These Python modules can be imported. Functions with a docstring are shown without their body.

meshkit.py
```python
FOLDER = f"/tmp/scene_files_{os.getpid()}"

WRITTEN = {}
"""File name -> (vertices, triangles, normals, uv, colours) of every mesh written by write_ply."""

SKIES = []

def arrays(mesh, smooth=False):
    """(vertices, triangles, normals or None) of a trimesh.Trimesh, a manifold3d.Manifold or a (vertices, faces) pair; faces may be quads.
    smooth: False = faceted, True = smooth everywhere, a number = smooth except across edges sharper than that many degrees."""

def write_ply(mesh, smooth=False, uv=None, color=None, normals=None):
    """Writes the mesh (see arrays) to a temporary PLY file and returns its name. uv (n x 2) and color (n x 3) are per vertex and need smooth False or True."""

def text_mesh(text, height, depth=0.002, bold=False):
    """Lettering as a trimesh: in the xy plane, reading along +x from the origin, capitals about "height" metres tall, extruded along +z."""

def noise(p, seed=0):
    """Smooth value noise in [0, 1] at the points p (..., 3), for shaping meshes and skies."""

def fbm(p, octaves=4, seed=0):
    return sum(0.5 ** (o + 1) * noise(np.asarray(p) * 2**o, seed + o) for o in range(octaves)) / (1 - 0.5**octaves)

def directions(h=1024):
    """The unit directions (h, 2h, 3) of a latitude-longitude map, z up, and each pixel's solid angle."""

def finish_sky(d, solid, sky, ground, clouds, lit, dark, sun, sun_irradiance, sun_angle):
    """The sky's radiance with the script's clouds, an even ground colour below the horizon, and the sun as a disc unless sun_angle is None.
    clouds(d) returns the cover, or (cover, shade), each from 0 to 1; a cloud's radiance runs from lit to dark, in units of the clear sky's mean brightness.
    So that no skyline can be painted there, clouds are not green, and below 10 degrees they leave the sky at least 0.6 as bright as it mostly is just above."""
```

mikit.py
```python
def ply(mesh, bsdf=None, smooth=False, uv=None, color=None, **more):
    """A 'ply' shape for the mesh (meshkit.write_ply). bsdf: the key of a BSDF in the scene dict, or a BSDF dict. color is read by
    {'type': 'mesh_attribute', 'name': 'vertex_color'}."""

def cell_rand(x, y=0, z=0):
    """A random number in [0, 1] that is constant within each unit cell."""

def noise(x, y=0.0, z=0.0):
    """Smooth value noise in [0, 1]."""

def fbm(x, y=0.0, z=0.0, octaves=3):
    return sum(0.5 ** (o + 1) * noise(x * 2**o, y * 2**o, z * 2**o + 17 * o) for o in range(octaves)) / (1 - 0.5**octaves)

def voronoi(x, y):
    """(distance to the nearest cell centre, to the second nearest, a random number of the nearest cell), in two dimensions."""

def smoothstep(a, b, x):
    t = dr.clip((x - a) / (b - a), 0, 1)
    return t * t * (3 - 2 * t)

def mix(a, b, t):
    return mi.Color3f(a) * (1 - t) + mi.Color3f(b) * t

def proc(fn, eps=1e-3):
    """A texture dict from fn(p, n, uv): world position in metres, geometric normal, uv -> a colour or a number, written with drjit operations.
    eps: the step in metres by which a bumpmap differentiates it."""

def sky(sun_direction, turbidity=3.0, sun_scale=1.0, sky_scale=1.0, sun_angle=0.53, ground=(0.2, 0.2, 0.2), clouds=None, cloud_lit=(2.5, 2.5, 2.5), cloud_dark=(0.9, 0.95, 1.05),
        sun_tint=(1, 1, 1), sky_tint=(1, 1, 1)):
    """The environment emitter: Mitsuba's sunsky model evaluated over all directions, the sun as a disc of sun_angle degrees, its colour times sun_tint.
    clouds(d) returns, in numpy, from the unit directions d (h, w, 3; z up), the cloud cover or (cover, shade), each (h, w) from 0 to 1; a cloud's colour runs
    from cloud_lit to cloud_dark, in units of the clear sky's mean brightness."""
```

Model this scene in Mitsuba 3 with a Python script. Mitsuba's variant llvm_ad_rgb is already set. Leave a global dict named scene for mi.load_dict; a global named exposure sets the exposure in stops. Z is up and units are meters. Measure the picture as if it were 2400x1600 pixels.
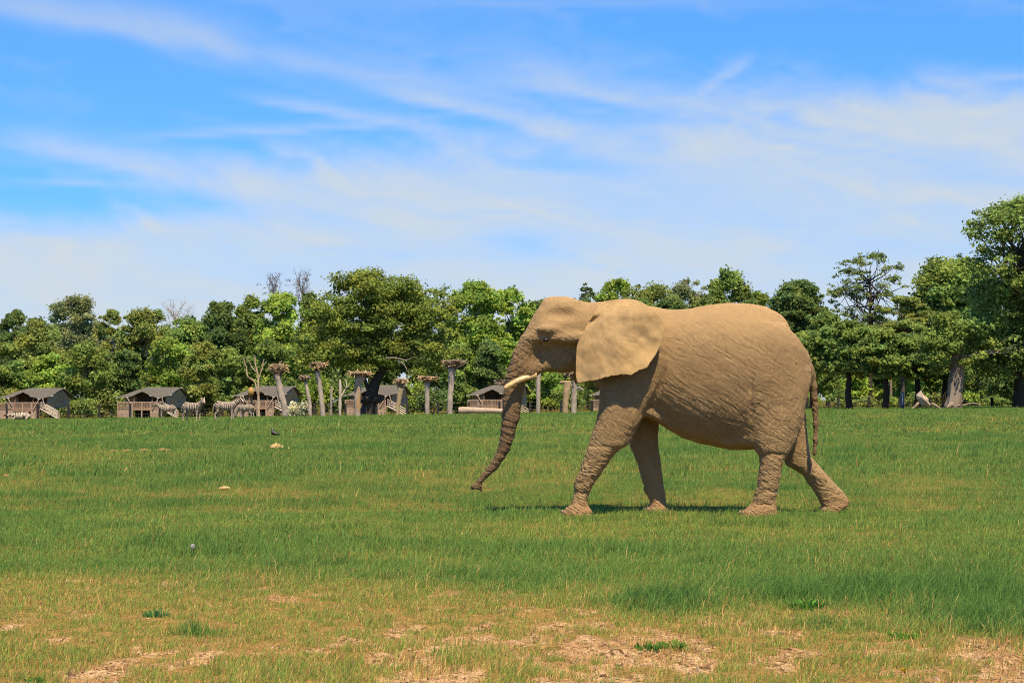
import math
import numpy as np
import drjit as dr
import mitsuba as mi
import mikit
import meshkit
from mikit import noise as dnoise, fbm as dfbm, mix, smoothstep as dsmooth

T = mi.ScalarTransform4f
scene, labels = {'type': 'scene'}, {}

# ------------------------------------------------------------------ camera, sky, exposure
FOV, CAM_H = 32.0, 1.4
PITCH = math.radians(1.902)
scene['camera'] = {'type': 'perspective', 'fov': FOV, 'fov_axis': 'x', 'near_clip': 0.1, 'far_clip': 6000.0,
                   'to_world': T().look_at(origin=[0, 0, CAM_H], target=[0, math.cos(PITCH), CAM_H + math.sin(PITCH)], up=[0, 0, 1])}
SUN = (0.14, -0.48, 0.865)
exposure = 1.75


def ss(a, b, x):
    t = np.clip((np.asarray(x, float) - a) / (b - a), 0, 1)
    return t * t * (3 - 2 * t)


def cirrus(d):
    """High thin cloud: (cover, shade) per direction."""
    az = np.degrees(np.arctan2(d[..., 0], d[..., 1]))
    el = np.degrees(np.arcsin(np.clip(d[..., 2], -1, 1)))
    w1 = meshkit.fbm(np.stack([az * 0.22, el * 0.6, az * 0], -1), 4, 3) - 0.5
    w2 = meshkit.fbm(np.stack([az * 0.20 + 40, el * 0.5, az * 0], -1), 4, 9) - 0.5
    # fibres: streaks that fall slightly to the right
    t = el + 0.20 * az + 2.2 * w1
    fibre = meshkit.fbm(np.stack([az * 0.10 + 3 * w2, t * 1.1, az * 0], -1), 5, 21)
    fine = meshkit.fbm(np.stack([az * 0.35, t * 3.2 + 2 * w2, az * 0], -1), 4, 33)
    # the sheet of cloud that lies lower in the sky, its upper edge ragged and higher on the right
    edge = 5.7 + 2.5 * ss(-15, -7, az) + 1.6 * ss(-1, 8, az) - 0.2 * ss(9, 20, az) + 1.7 * w1 + 1.4 * (fine - 0.5)
    sheet = ss(1.0, -1.5, el - edge) * (0.74 + 0.20 * ss(0.3, 0.62, fibre)) * (0.90 + 0.45 * (fine - 0.5))
    hole = np.exp(-((az + 12.0) / 6.0) ** 2 - ((el - 6.35 + 0.10 * (az + 11)) / 0.50) ** 2) + 0.8 * np.exp(-((az - 0.6) / 2.6) ** 2 - ((el - 5.1 + 0.06 * az) / 0.55) ** 2) \
        + 0.55 * np.exp(-((az + 4.8) / 2.2) ** 2 - ((el - 4.6) / 0.4) ** 2) + 0.75 * np.exp(-((az - 1.5) / 3.2) ** 2 - ((el - 7.5 + 0.02 * az) / 0.32) ** 2)
    sheet = sheet * (1 - 0.85 * np.clip(hole * (0.8 + 1.0 * w2), 0, 1))
    band = np.zeros_like(az)
    for a0, e0, a1, e1, wd, s in ((-17, 11.95, -8, 10.9, 0.55, 0.5), (-9, 11.1, 1.5, 9.1, 0.45, 0.34), (-4.6, 9.95, 3.5, 7.9, 0.36, 0.62), (-8.2, 9.55, -2.5, 8.55, 0.22, 0.45),
                                  (-12.5, 8.1, -2, 8.95, 0.16, 0.36), (-15.5, 7.85, -9.5, 6.9, 0.42, 0.62), (-10.2, 7.0, -1.0, 4.9, 0.5, 0.55), (-1.5, 10.1, 5.5, 9.6, 0.5, 0.45),
                                  (5.9, 9.7, 7.6, 10.7, 0.2, 0.4), (-4, 12.6, 9, 12.5, 0.3, 0.16), (-17, 6.8, -10, 6.65, 0.06, 0.28)):
        k = np.clip((az - a0) / (a1 - a0), -0.25, 1.25)
        ends = ss(-0.25, 0.25, k) * ss(1.25, 0.7, k)
        off = (el - (e0 + (e1 - e0) * k) + 0.7 * w2 * wd / 0.4) / wd
        band = np.maximum(band, s * ends * np.where(off < 0, np.exp(-(off / 0.55) ** 2), np.exp(-(off / 1.35) ** 2)) * (0.65 + 0.7 * fine))
    wisps = 0.20 * ss(0.50, 0.78, fibre) * (0.6 + 0.8 * (fine - 0.3)) * ss(60, 25, el)
    cover = 1 - (1 - np.clip(sheet, 0, 1)) * (1 - np.clip(band, 0, 1)) * (1 - np.clip(wisps, 0, 1))
    low = ss(6.5, 0.5, el) * 0.62
    return np.clip(cover * 0.92 + low * (1 - cover), 0, 0.95), 0.12 + 0.2 * fine


scene['sky'] = mikit.sky(SUN, turbidity=2.6, sun_scale=1.45, clouds=cirrus, cloud_lit=(1.84, 1.95, 1.97), cloud_dark=(1.74, 1.87, 1.90), sky_tint=(0.56, 1.10, 1.72), sun_tint=(1.0, 0.95, 0.82), ground=(0.12, 0.14, 0.06))

# ------------------------------------------------------------------ materials (few; colour comes per vertex)
VC = {'type': 'mesh_attribute', 'name': 'vertex_color'}
scene['mat_leaf'] = {'type': 'principledthin', 'base_color': VC, 'roughness': 0.55, 'diff_trans': 0.9, 'spec_trans': 0.0, 'eta': 1.35}
scene['mat_matte'] = {'type': 'twosided', 'bsdf': {'type': 'principled', 'base_color': VC, 'roughness': 0.9, 'specular': 0.25}}
scene['mat_gloss'] = {'type': 'twosided', 'bsdf': {'type': 'principled', 'base_color': VC, 'roughness': 0.38, 'specular': 0.5}}


def fold_tex(p, ax, az, across, along, seed):
    """Fine skin folds along a direction of the side view, for the relief of the hide."""
    w = (dnoise(p.x * 6 + seed, p.y * 6, p.z * 6) - 0.5) * 0.05
    n = dnoise((p.x * ax + p.z * az + w) / across + seed * 7.0, (p.z * ax - p.x * az) / along, p.y / along)
    k = (n - 0.5) / 0.12
    return dr.exp(-k * k)


def skin_cells(p):
    """Cracks of the hide: a net of elongated cells that follow the slant of the flank and lie flat round the legs."""
    low = dsmooth(1.15, 0.75, p.z)
    w1 = (dnoise(p.x * 3.5, p.y * 3.5, p.z * 3.5) - 0.5) * 0.22
    w2 = (dnoise(p.x * 3.5 + 9, p.y * 3.5, p.z * 3.5) - 0.5) * 0.22
    d1, d2, _ = mikit.voronoi((p.x * 0.80 - p.z * 0.60 + w1) / 0.066, (p.x * 0.60 + p.z * 0.80 + w2 + 0.5 * p.y) / 0.031)
    e1, e2, _ = mikit.voronoi((p.x + w1) / 0.085, (p.z + w2 * 0.5 + 0.4 * p.y + 0.25 * p.x) / 0.028)
    a = 1 - dsmooth(0.03, 0.24, d2 - d1)
    b = 1 - dsmooth(0.03, 0.24, e2 - e1)
    return (a * (1 - low) + 0.72 * b * low) * (0.55 + 0.9 * dfbm(p.x * 2.5, p.y * 2.5, p.z * 2.5, 2))


def calm(p):
    return 1 - 0.72 * dsmooth(1.95, 2.45, p.z)


def skin_bump(p, n, uv):
    a = fold_tex(p, 0.50, 0.87, 0.020, 0.22, 1.0)
    b = fold_tex(p, 0.87, -0.50, 0.023, 0.18, 2.0)
    return -(a * 0.55 + b * 0.50 + 0.7 * skin_cells(p)) * calm(p) + 0.20 * dnoise(p.x * 70, p.y * 70, p.z * 70)


def crease_shade(p, n, uv):
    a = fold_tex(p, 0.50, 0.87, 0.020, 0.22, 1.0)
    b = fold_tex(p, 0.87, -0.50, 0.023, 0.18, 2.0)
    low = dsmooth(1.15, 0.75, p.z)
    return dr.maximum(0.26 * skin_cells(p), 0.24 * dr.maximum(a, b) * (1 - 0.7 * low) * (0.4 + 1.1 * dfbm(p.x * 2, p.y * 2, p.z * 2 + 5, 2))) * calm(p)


def ear_bump(p, n, uv):
    return 0.5 * dnoise(p.x * 60, p.y * 60, p.z * 22) + 0.4 * dfbm(p.x * 14, p.y * 14, p.z * 9, 2)


HIDE = {'type': 'principled', 'base_color': VC, 'roughness': 0.85, 'specular': 0.2}
# painted crease shade: the bare layer darkens the hide along folds and cracks
CREASE_SHADED = {'type': 'blendbsdf', 'weight': mikit.proc(crease_shade), 'dusty': HIDE, 'bare': {'type': 'principled', 'base_color': {'type': 'rgb', 'value': [0.060, 0.040, 0.026]}, 'roughness': 0.8, 'specular': 0.2}}
for nm, fn, sc, inner in (('mat_skin', skin_bump, 0.012, CREASE_SHADED), ('mat_ear', ear_bump, 0.008, HIDE)):
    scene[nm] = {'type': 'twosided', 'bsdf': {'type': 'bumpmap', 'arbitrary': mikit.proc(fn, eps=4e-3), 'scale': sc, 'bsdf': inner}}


# ------------------------------------------------------------------ helpers
def unit(v):
    v = np.asarray(v, float)
    return v / (np.linalg.norm(v, axis=-1, keepdims=True) + 1e-12)


TONE = 0.72


def put(key, V, F, color, bsdf='mat_matte', smooth=False, **lab):
    """One shape entry; color is one colour or one per vertex."""
    V = np.asarray(V, float)
    F = np.asarray(F, int)
    if F.shape[1] == 4:
        F = np.vstack([F[:, [0, 1, 2]], F[:, [0, 2, 3]]])
    C = np.broadcast_to(np.asarray(color, float), V.shape)
    scene[key] = mikit.ply((V, F), bsdf, smooth, color=np.clip(C * TONE, 0.002, 0.95))
    if lab:
        labels[key] = lab
    return key


def tag(key, label=None, category=None, group=None, kind=None):
    labels[key] = {k: v for k, v in (('label', label), ('category', category), ('group', group), ('kind', kind)) if v}
    return key


COUNT = {}


def numbered(name):
    n = COUNT.get(name, 0)
    COUNT[name] = n + 1
    return name if n == 0 else f'{name}_{n:03d}'


def join(parts):
    """parts: (V, F, C) -> one (V, F, C); F triangles or quads."""
    Vs, Fs, Cs, at = [], [], [], 0
    for V, F, C in parts:
        F = np.asarray(F)
        if F.shape[1] == 4:
            F = np.vstack([F[:, [0, 1, 2]], F[:, [0, 2, 3]]])
        Vs.append(V)
        Fs.append(F + at)
        Cs.append(np.broadcast_to(np.asarray(C, float), (len(V), 3)))
        at += len(V)
    return np.vstack(Vs), np.vstack(Fs), np.vstack(Cs)


def box(c, s, rot=0.0, tilt=None):
    """A box with chamfer-free corners: centre, full sizes, turn about z (radians); tilt = (axis, angle) first."""
    v = np.array([[x, y, z] for x in (-.5, .5) for y in (-.5, .5) for z in (-.5, .5)]) * np.asarray(s, float)
    if tilt:
        v = v @ rotm(*tilt).T
    if rot:
        v = v @ rotm((0, 0, 1), rot).T
    f = np.array([[0, 1, 3, 2], [4, 6, 7, 5], [0, 4, 5, 1], [2, 3, 7, 6], [0, 2, 6, 4], [1, 5, 7, 3]])
    return v + np.asarray(c, float), f


def rotm(axis, a):
    x, y, z = unit(axis)
    K = np.array([[0, -z, y], [z, 0, -x], [-y, x, 0]])
    return np.eye(3) + math.sin(a) * K + (1 - math.cos(a)) * K @ K


def tube(P, R, sides=6, cap=True):
    P = np.asarray(P, float)
    R = np.broadcast_to(np.asarray(R, float), (len(P),))
    t = unit(np.gradient(P, axis=0))
    ref = np.array([0, 0, 1.0]) if abs(t[:, 2]).mean() < 0.75 else np.array([1.0, 0.2, 0])
    a = unit(np.cross(t, ref))
    b = np.cross(t, a)
    ang = np.arange(sides) * 2 * np.pi / sides
    V = (P[:, None] + R[:, None, None] * (np.cos(ang)[None, :, None] * a[:, None] + np.sin(ang)[None, :, None] * b[:, None])).reshape(-1, 3)
    i, j = np.meshgrid(np.arange(len(P) - 1), np.arange(sides), indexing='ij')
    q = np.stack([i * sides + j, i * sides + (j + 1) % sides, (i + 1) * sides + (j + 1) % sides, (i + 1) * sides + j], -1).reshape(-1, 4)
    F = np.vstack([q[:, [0, 1, 2]], q[:, [0, 2, 3]]])
    if cap:
        n = len(V)
        V = np.vstack([V, P[:1], P[-1:]])
        k = np.arange(sides)
        F = np.vstack([F, np.stack([k * 0 + n, (k + 1) % sides, k], 1), np.stack([k * 0 + n + 1, k + (len(P) - 1) * sides, (k + 1) % sides + (len(P) - 1) * sides], 1)])
    return V, F


def wobble(V, amp, freq, seed=0):
    V = np.asarray(V, float)
    n = np.stack([meshkit.fbm(V * freq + 13.7 * k, 3, seed + k) for k in range(3)], -1) - 0.5
    return V + n * 2 * amp


def surface_nets(Fv, origin, h):
    """Smooth closed surface where the sampled field Fv changes sign."""
    s = Fv < 0
    shp = np.array(Fv.shape)
    c = [s[a:shp[0] - 1 + a, b:shp[1] - 1 + b, d:shp[2] - 1 + d] for a in (0, 1) for b in (0, 1) for d in (0, 1)]
    anyc = c[0].copy()
    allc = c[0].copy()
    for x in c[1:]:
        anyc |= x
        allc &= x
    I = np.argwhere(anyc & ~allc)
    corner = np.array([[a, b, d] for a in (0, 1) for b in (0, 1) for d in (0, 1)])
    val = np.stack([Fv[I[:, 0] + a, I[:, 1] + b, I[:, 2] + d] for a, b, d in corner], 1)
    acc, cnt = np.zeros((len(I), 3)), np.zeros(len(I))
    for p in range(8):
        for q in range(p + 1, 8):
            if np.abs(corner[p] - corner[q]).sum() == 1:
                cr = (val[:, p] < 0) != (val[:, q] < 0)
                t = np.where(cr, val[:, p] / np.where(cr, val[:, p] - val[:, q], 1), 0)
                acc += cr[:, None] * (corner[p] + t[:, None] * (corner[q] - corner[p]))
                cnt += cr
    V = (I + acc / cnt[:, None]) * h + np.asarray(origin)
    idx = np.full(tuple(shp - 1), -1, np.int64)
    idx[tuple(I.T)] = np.arange(len(I))
    quads = []
    for ax in range(3):
        o1, o2 = [(1, 2), (2, 0), (0, 1)][ax]
        lo = [slice(1, None)] * 3
        a, b = [slice(1, -1)] * 3, [slice(1, -1)] * 3
        a[ax], b[ax] = slice(0, -1), slice(1, None)
        cr = s[tuple(a)] != s[tuple(b)]
        E = np.argwhere(cr)
        base = E.copy()
        for k in range(3):
            if k != ax:
                base[:, k] += 1
        neg = s[tuple(base.T)]
        e1, e2 = np.zeros(3, int), np.zeros(3, int)
        e1[o1] = 1
        e2[o2] = 1
        g = lambda p: idx[tuple(p.T)]  # noqa: E731
        q = np.stack([g(base - e1 - e2), g(base - e2), g(base), g(base - e1)], 1)
        q[~neg] = q[~neg][:, ::-1]
        quads.append(q[(q >= 0).all(1)])
    Q = np.vstack(quads)
    return V, np.vstack([Q[:, [0, 1, 2]], Q[:, [0, 2, 3]]])


def vnormals(V, F):
    n = np.zeros_like(V)
    fn = np.cross(V[F[:, 1]] - V[F[:, 0]], V[F[:, 2]] - V[F[:, 0]])
    for k in range(3):
        np.add.at(n, F[:, k], fn)
    return unit(n)


class Field:
    """A sampled distance-like field that grows by smooth unions of limbs and lumps."""

    def __init__(self, lo, hi, h):
        self.h, self.lo = h, np.asarray(lo, float)
        self.ax = [np.arange(l, u + h, h) for l, u in zip(lo, hi)]
        self.f = np.full([len(a) for a in self.ax], 1.0, np.float32)

    def window(self, lo, hi):
        sl = tuple(slice(max(0, int((l - o) / self.h) - 1), max(0, int((u - o) / self.h) + 2)) for l, u, o in zip(lo, hi, self.lo))
        return sl, [a[s] for a, s in zip(self.ax, sl)]

    def blend(self, sl, g, k, cut=False):
        f = self.f[sl]
        if cut:
            hh = np.clip(0.5 - 0.5 * (f + g) / k, 0, 1)
            self.f[sl] = f * (1 - hh) - g * hh + k * hh * (1 - hh)
        else:
            hh = np.clip(0.5 + 0.5 * (f - g) / k, 0, 1)
            self.f[sl] = f * (1 - hh) + g * hh - k * hh * (1 - hh)

    def limb(self, left, right, yc, hw, k=0.06, p=2.2, axis='z'):
        """Sections along z (left, right: (z, x) edges) or along x (left, right: (x, z) bottom and top edges); yc and hw: (station, value)."""
        A = lambda L: (np.array([q[0] for q in sorted(L)]), np.array([q[1] for q in sorted(L)]))  # noqa: E731
        (sl_, vl), (sr, vr), (sy, vy), (sh, vh) = A(left), A(right), A(yc), A(hw)
        s0, s1 = max(sl_[0], sr[0]), min(sl_[-1], sr[-1])
        m = 0.14
        x0, x1 = min(vl.min(), vr.min()) - m, max(vl.max(), vr.max()) + m
        y0, y1 = vy.min() - vh.max() - m, vy.max() + vh.max() + m
        if axis == 'z':
            sl, (X, Y, Z) = self.window((x0, y0, s0 - m), (x1, y1, s1 + m))
            S, U = Z, X[:, None, None]
        else:
            sl, (X, Y, Z) = self.window((s0 - m, y0, x0), (s1 + m, y1, x1))
            S, U = X, Z[None, None, :]
        Sc = np.clip(S, s0, s1)
        a, b = np.interp(Sc, sl_, vl), np.interp(Sc, sr, vr)
        c, r, cy, w = (a + b) / 2, np.maximum((b - a) / 2, 0.01), np.interp(Sc, sy, vy), np.maximum(np.interp(Sc, sh, vh), 0.01)
        shp = (lambda t: t[None, None, :]) if axis == 'z' else (lambda t: t[:, None, None])
        c, r, cy, w = map(shp, (c, r, cy, w))
        q = ((np.abs(U - c) / r) ** p + (np.abs(Y[None, :, None] - cy) / w) ** p) ** (1 / p)
        g = (q - 1) * np.minimum(r, w)
        out = np.maximum(s0 - S, S - s1)
        g = np.maximum(g, shp(out))
        self.blend(sl, g.astype(np.float32), k)

    def lump(self, c, r, k=0.05, cut=False, rot=None):
        c, r = np.asarray(c, float), np.asarray(r, float)
        m = r.max() + 0.12
        sl, (X, Y, Z) = self.window(c - m, c + m)
        if rot is None:
            q = np.sqrt(((X - c[0]) / r[0])[:, None, None] ** 2 + ((Y - c[1]) / r[1])[None, :, None] ** 2 + ((Z - c[2]) / r[2])[None, None, :] ** 2)
        else:
            P = np.stack(np.meshgrid(X - c[0], Y - c[1], Z - c[2], indexing='ij'), -1) @ rot
            q = np.sqrt(((P / r) ** 2).sum(-1))
        self.blend(sl, ((q - 1) * r.min()).astype(np.float32), k, cut)

    def bone(self, a, b, ra, rb, k=0.04, flat=1.0):
        """A tapered round bone; flat squeezes it in y."""
        a, b = np.asarray(a, float), np.asarray(b, float)
        m = max(ra, rb) + 0.12
        sl, (X, Y, Z) = self.window(np.minimum(a, b) - m, np.maximum(a, b) + m)
        P = np.stack(np.meshgrid(X, Y, Z, indexing='ij'), -1) - a
        d = b - a
        t = np.clip((P @ d) / (d @ d), 0, 1)
        D = P - t[..., None] * d
        D[..., 1] /= flat
        self.blend(sl, (np.linalg.norm(D, axis=-1) - (ra + (rb - ra) * t)).astype(np.float32), k)

    def mesh(self):
        return surface_nets(self.f, self.lo, self.h)


def survey(u, y):
    """East of the camera's axis for a bearing read as a photograph column, at distance y."""
    return (u - 1200) / 4185.0 * y


def level(v, y):
    return CAM_H + (939 - v) / 4185.0 * y


def ground_z(x, y):
    x, y = np.asarray(x, float), np.asarray(y, float)
    far = ss(45, 150, y)
    slope = np.clip(0.0105 * (x + 16), -0.45, 1.2)
    drop = ss(150, 215, y) * (-0.55) * ss(30, -20, x)
    roll = 0.10 * (meshkit.fbm(np.stack([x * 0.11, y * 0.06, x * 0], -1), 2, 5) - 0.5) * ss(24, 40, y)
    return far * slope + drop + roll


# ------------------------------------------------------------------ the ground sheet and the turf
def cover_maps(x, y):
    """(bare, lush, dry) per ground point: how bare the soil is, how dark and long the grass, how yellow it is."""
    q = lambda f, g, s, o=3: meshkit.fbm(np.stack([x * f, y * g, x * 0 + s], -1), o, int(s))  # noqa: E731
    big, mid, small = q(0.30, 0.16, 11), q(0.9, 0.6, 12), q(3.2, 2.6, 13)
    ang = x / np.maximum(y, 1)
    edge = 14.4 - 1.9 * ss(-0.10, 0.08, ang) - 0.35 * ss(0.08, 0.25, ang) + 2.2 * (mid - 0.5)
    bank = ss(0.9, -1.3, y - edge)
    bare = bank * ss(0.56, 0.65, 0.34 * q(4.2, 2.6, 18) + 0.30 * q(9, 6, 17) + 0.36 * q(1.9, 1.0, 14) + 0.085 * ss(12.2, 8.9, y) - 0.015 + 0.02 * ss(0.0, 0.12, ang))
    dry = np.clip(bank * (0.86 + 0.45 * (small - .3)) + (1 - bank) * (ss(0.42, 0.66, 0.40 * big + 0.40 * mid + 0.20 * small) * 0.62 + 0.06), 0, 1)
    lush = (1 - bank) * ss(0.53, 0.74, 0.30 * mid + 0.14 * q(0.5, 0.33, 15) + 0.56 * q(1.7, 1.5, 16) + 0.02)
    lush = np.maximum(lush, (1 - bank) * 0.85 * ss(0.58, 0.70, q(0.75, 0.42, 19, 4)) * ss(19, 24, y))
    # the dark lush tufts along the right of the bank, and the long band across the middle distance
    for px, py, rx, ry, s in ((1.05, 12.35, 0.42, 0.5, 1.0), (2.1, 12.6, 0.45, 0.35, 0.9), (3.15, 12.9, 1.1, 0.9, 0.9), (3.0, 11.3, 0.5, 0.7, 0.8), (2.0, 11.1, 0.3, 0.2, 0.5), (-1.9, 10.7, 0.12, 0.12, 0.9),
                              (-0.3, 14.0, 0.8, 0.7, 0.45), (-3.2, 17.6, 0.9, 1.2, 0.45), (-1.1, 17.4, 1.0, 0.9, 0.4), (0.6, 17.0, 2.0, 0.8, 0.3), (3.6, 15.0, 1.6, 1.3, 0.35), (-2.4, 45, 1.5, 1.0, 0.9), (1.9, 13.2, 0.5, 0.5, 0.6)):
        g = np.exp(-((x - px) / rx) ** 2 - ((y - py) / ry) ** 2) * s * (0.6 + 0.8 * small)
        lush = np.maximum(lush, np.clip(g * 1.3, 0, 1))
        dry = dry * (1 - np.clip(1.4 * g, 0, 1))
        bare = bare * (1 - np.clip(1.6 * g, 0, 1))
    return bare, np.clip(lush, 0, 1), np.clip(dry, 0, 1)


def build_ground():
    half = math.radians(18.5)
    th = np.concatenate([np.linspace(-half, half, 330), np.linspace(half, 2 * math.pi - half, 46)[1:-1]])
    r = np.concatenate([[0.02, 1.5, 4.0], np.geomspace(6.5, 30, 250), np.geomspace(30, 420, 110)[1:], [700, 1200, 2400]])
    TH, R = np.meshgrid(th, r, indexing='ij')
    x, y = R * np.sin(TH), R * np.cos(TH)
    bare, lush, dry = cover_maps(x, y)
    clod = meshkit.fbm(np.stack([x * 7, y * 7, x * 0], -1), 3, 41) - 0.5
    z = ground_z(x, y) + ss(40, 15, y) * clod * (0.015 + 0.05 * ss(15, 11, y))
    n, m = TH.shape
    V = np.stack([x, y, z], -1).reshape(-1, 3)
    i, j = np.meshgrid(np.arange(n), np.arange(m - 1), indexing='ij')
    a, b = i * m + j, ((i + 1) % n) * m + j
    F = np.stack([a, a + 1, b + 1, b], -1).reshape(-1, 4)
    F = np.vstack([F[:, [0, 2, 1]], F[:, [0, 3, 2]]])
    uv = np.stack([bare, dry], -1).reshape(-1, 2)

    def colour(p, n, uv):
        g = dfbm(p.x * 9, p.y * 9, 0.0, 3)
        s = dnoise(p.x * 38, p.y * 38, 3.0)
        t = dnoise(p.x * 130, p.y * 90, 5.0)
        turf = mix(mix((0.075, 0.105, 0.022), (0.13, 0.150, 0.034), dsmooth(0.35, 0.7, g)), (0.40, 0.235, 0.085), uv.y * (0.45 + 0.5 * g))
        soil = mix(mix((0.44, 0.27, 0.130), (0.58, 0.39, 0.21), dsmooth(0.35, 0.65, g)), (0.16, 0.095, 0.045), dsmooth(0.66, 0.85, s))
        return mix(turf, soil, uv.x) * (0.55 + 0.9 * t) * TONE

    def relief(p, n, uv):
        return dfbm(p.x * 34, p.y * 34, 1.0, 3) * (0.6 + uv.x)

    scene['mat_ground'] = {'type': 'twosided', 'bsdf': {'type': 'bumpmap', 'arbitrary': mikit.proc(relief, eps=5e-3), 'scale': 0.032, 'bsdf': {'type': 'diffuse', 'reflectance': mikit.proc(colour)}}}
    scene['ground'] = mikit.ply((V, F), 'mat_ground', True, uv=uv)
    tag('ground', kind='structure')


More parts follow.
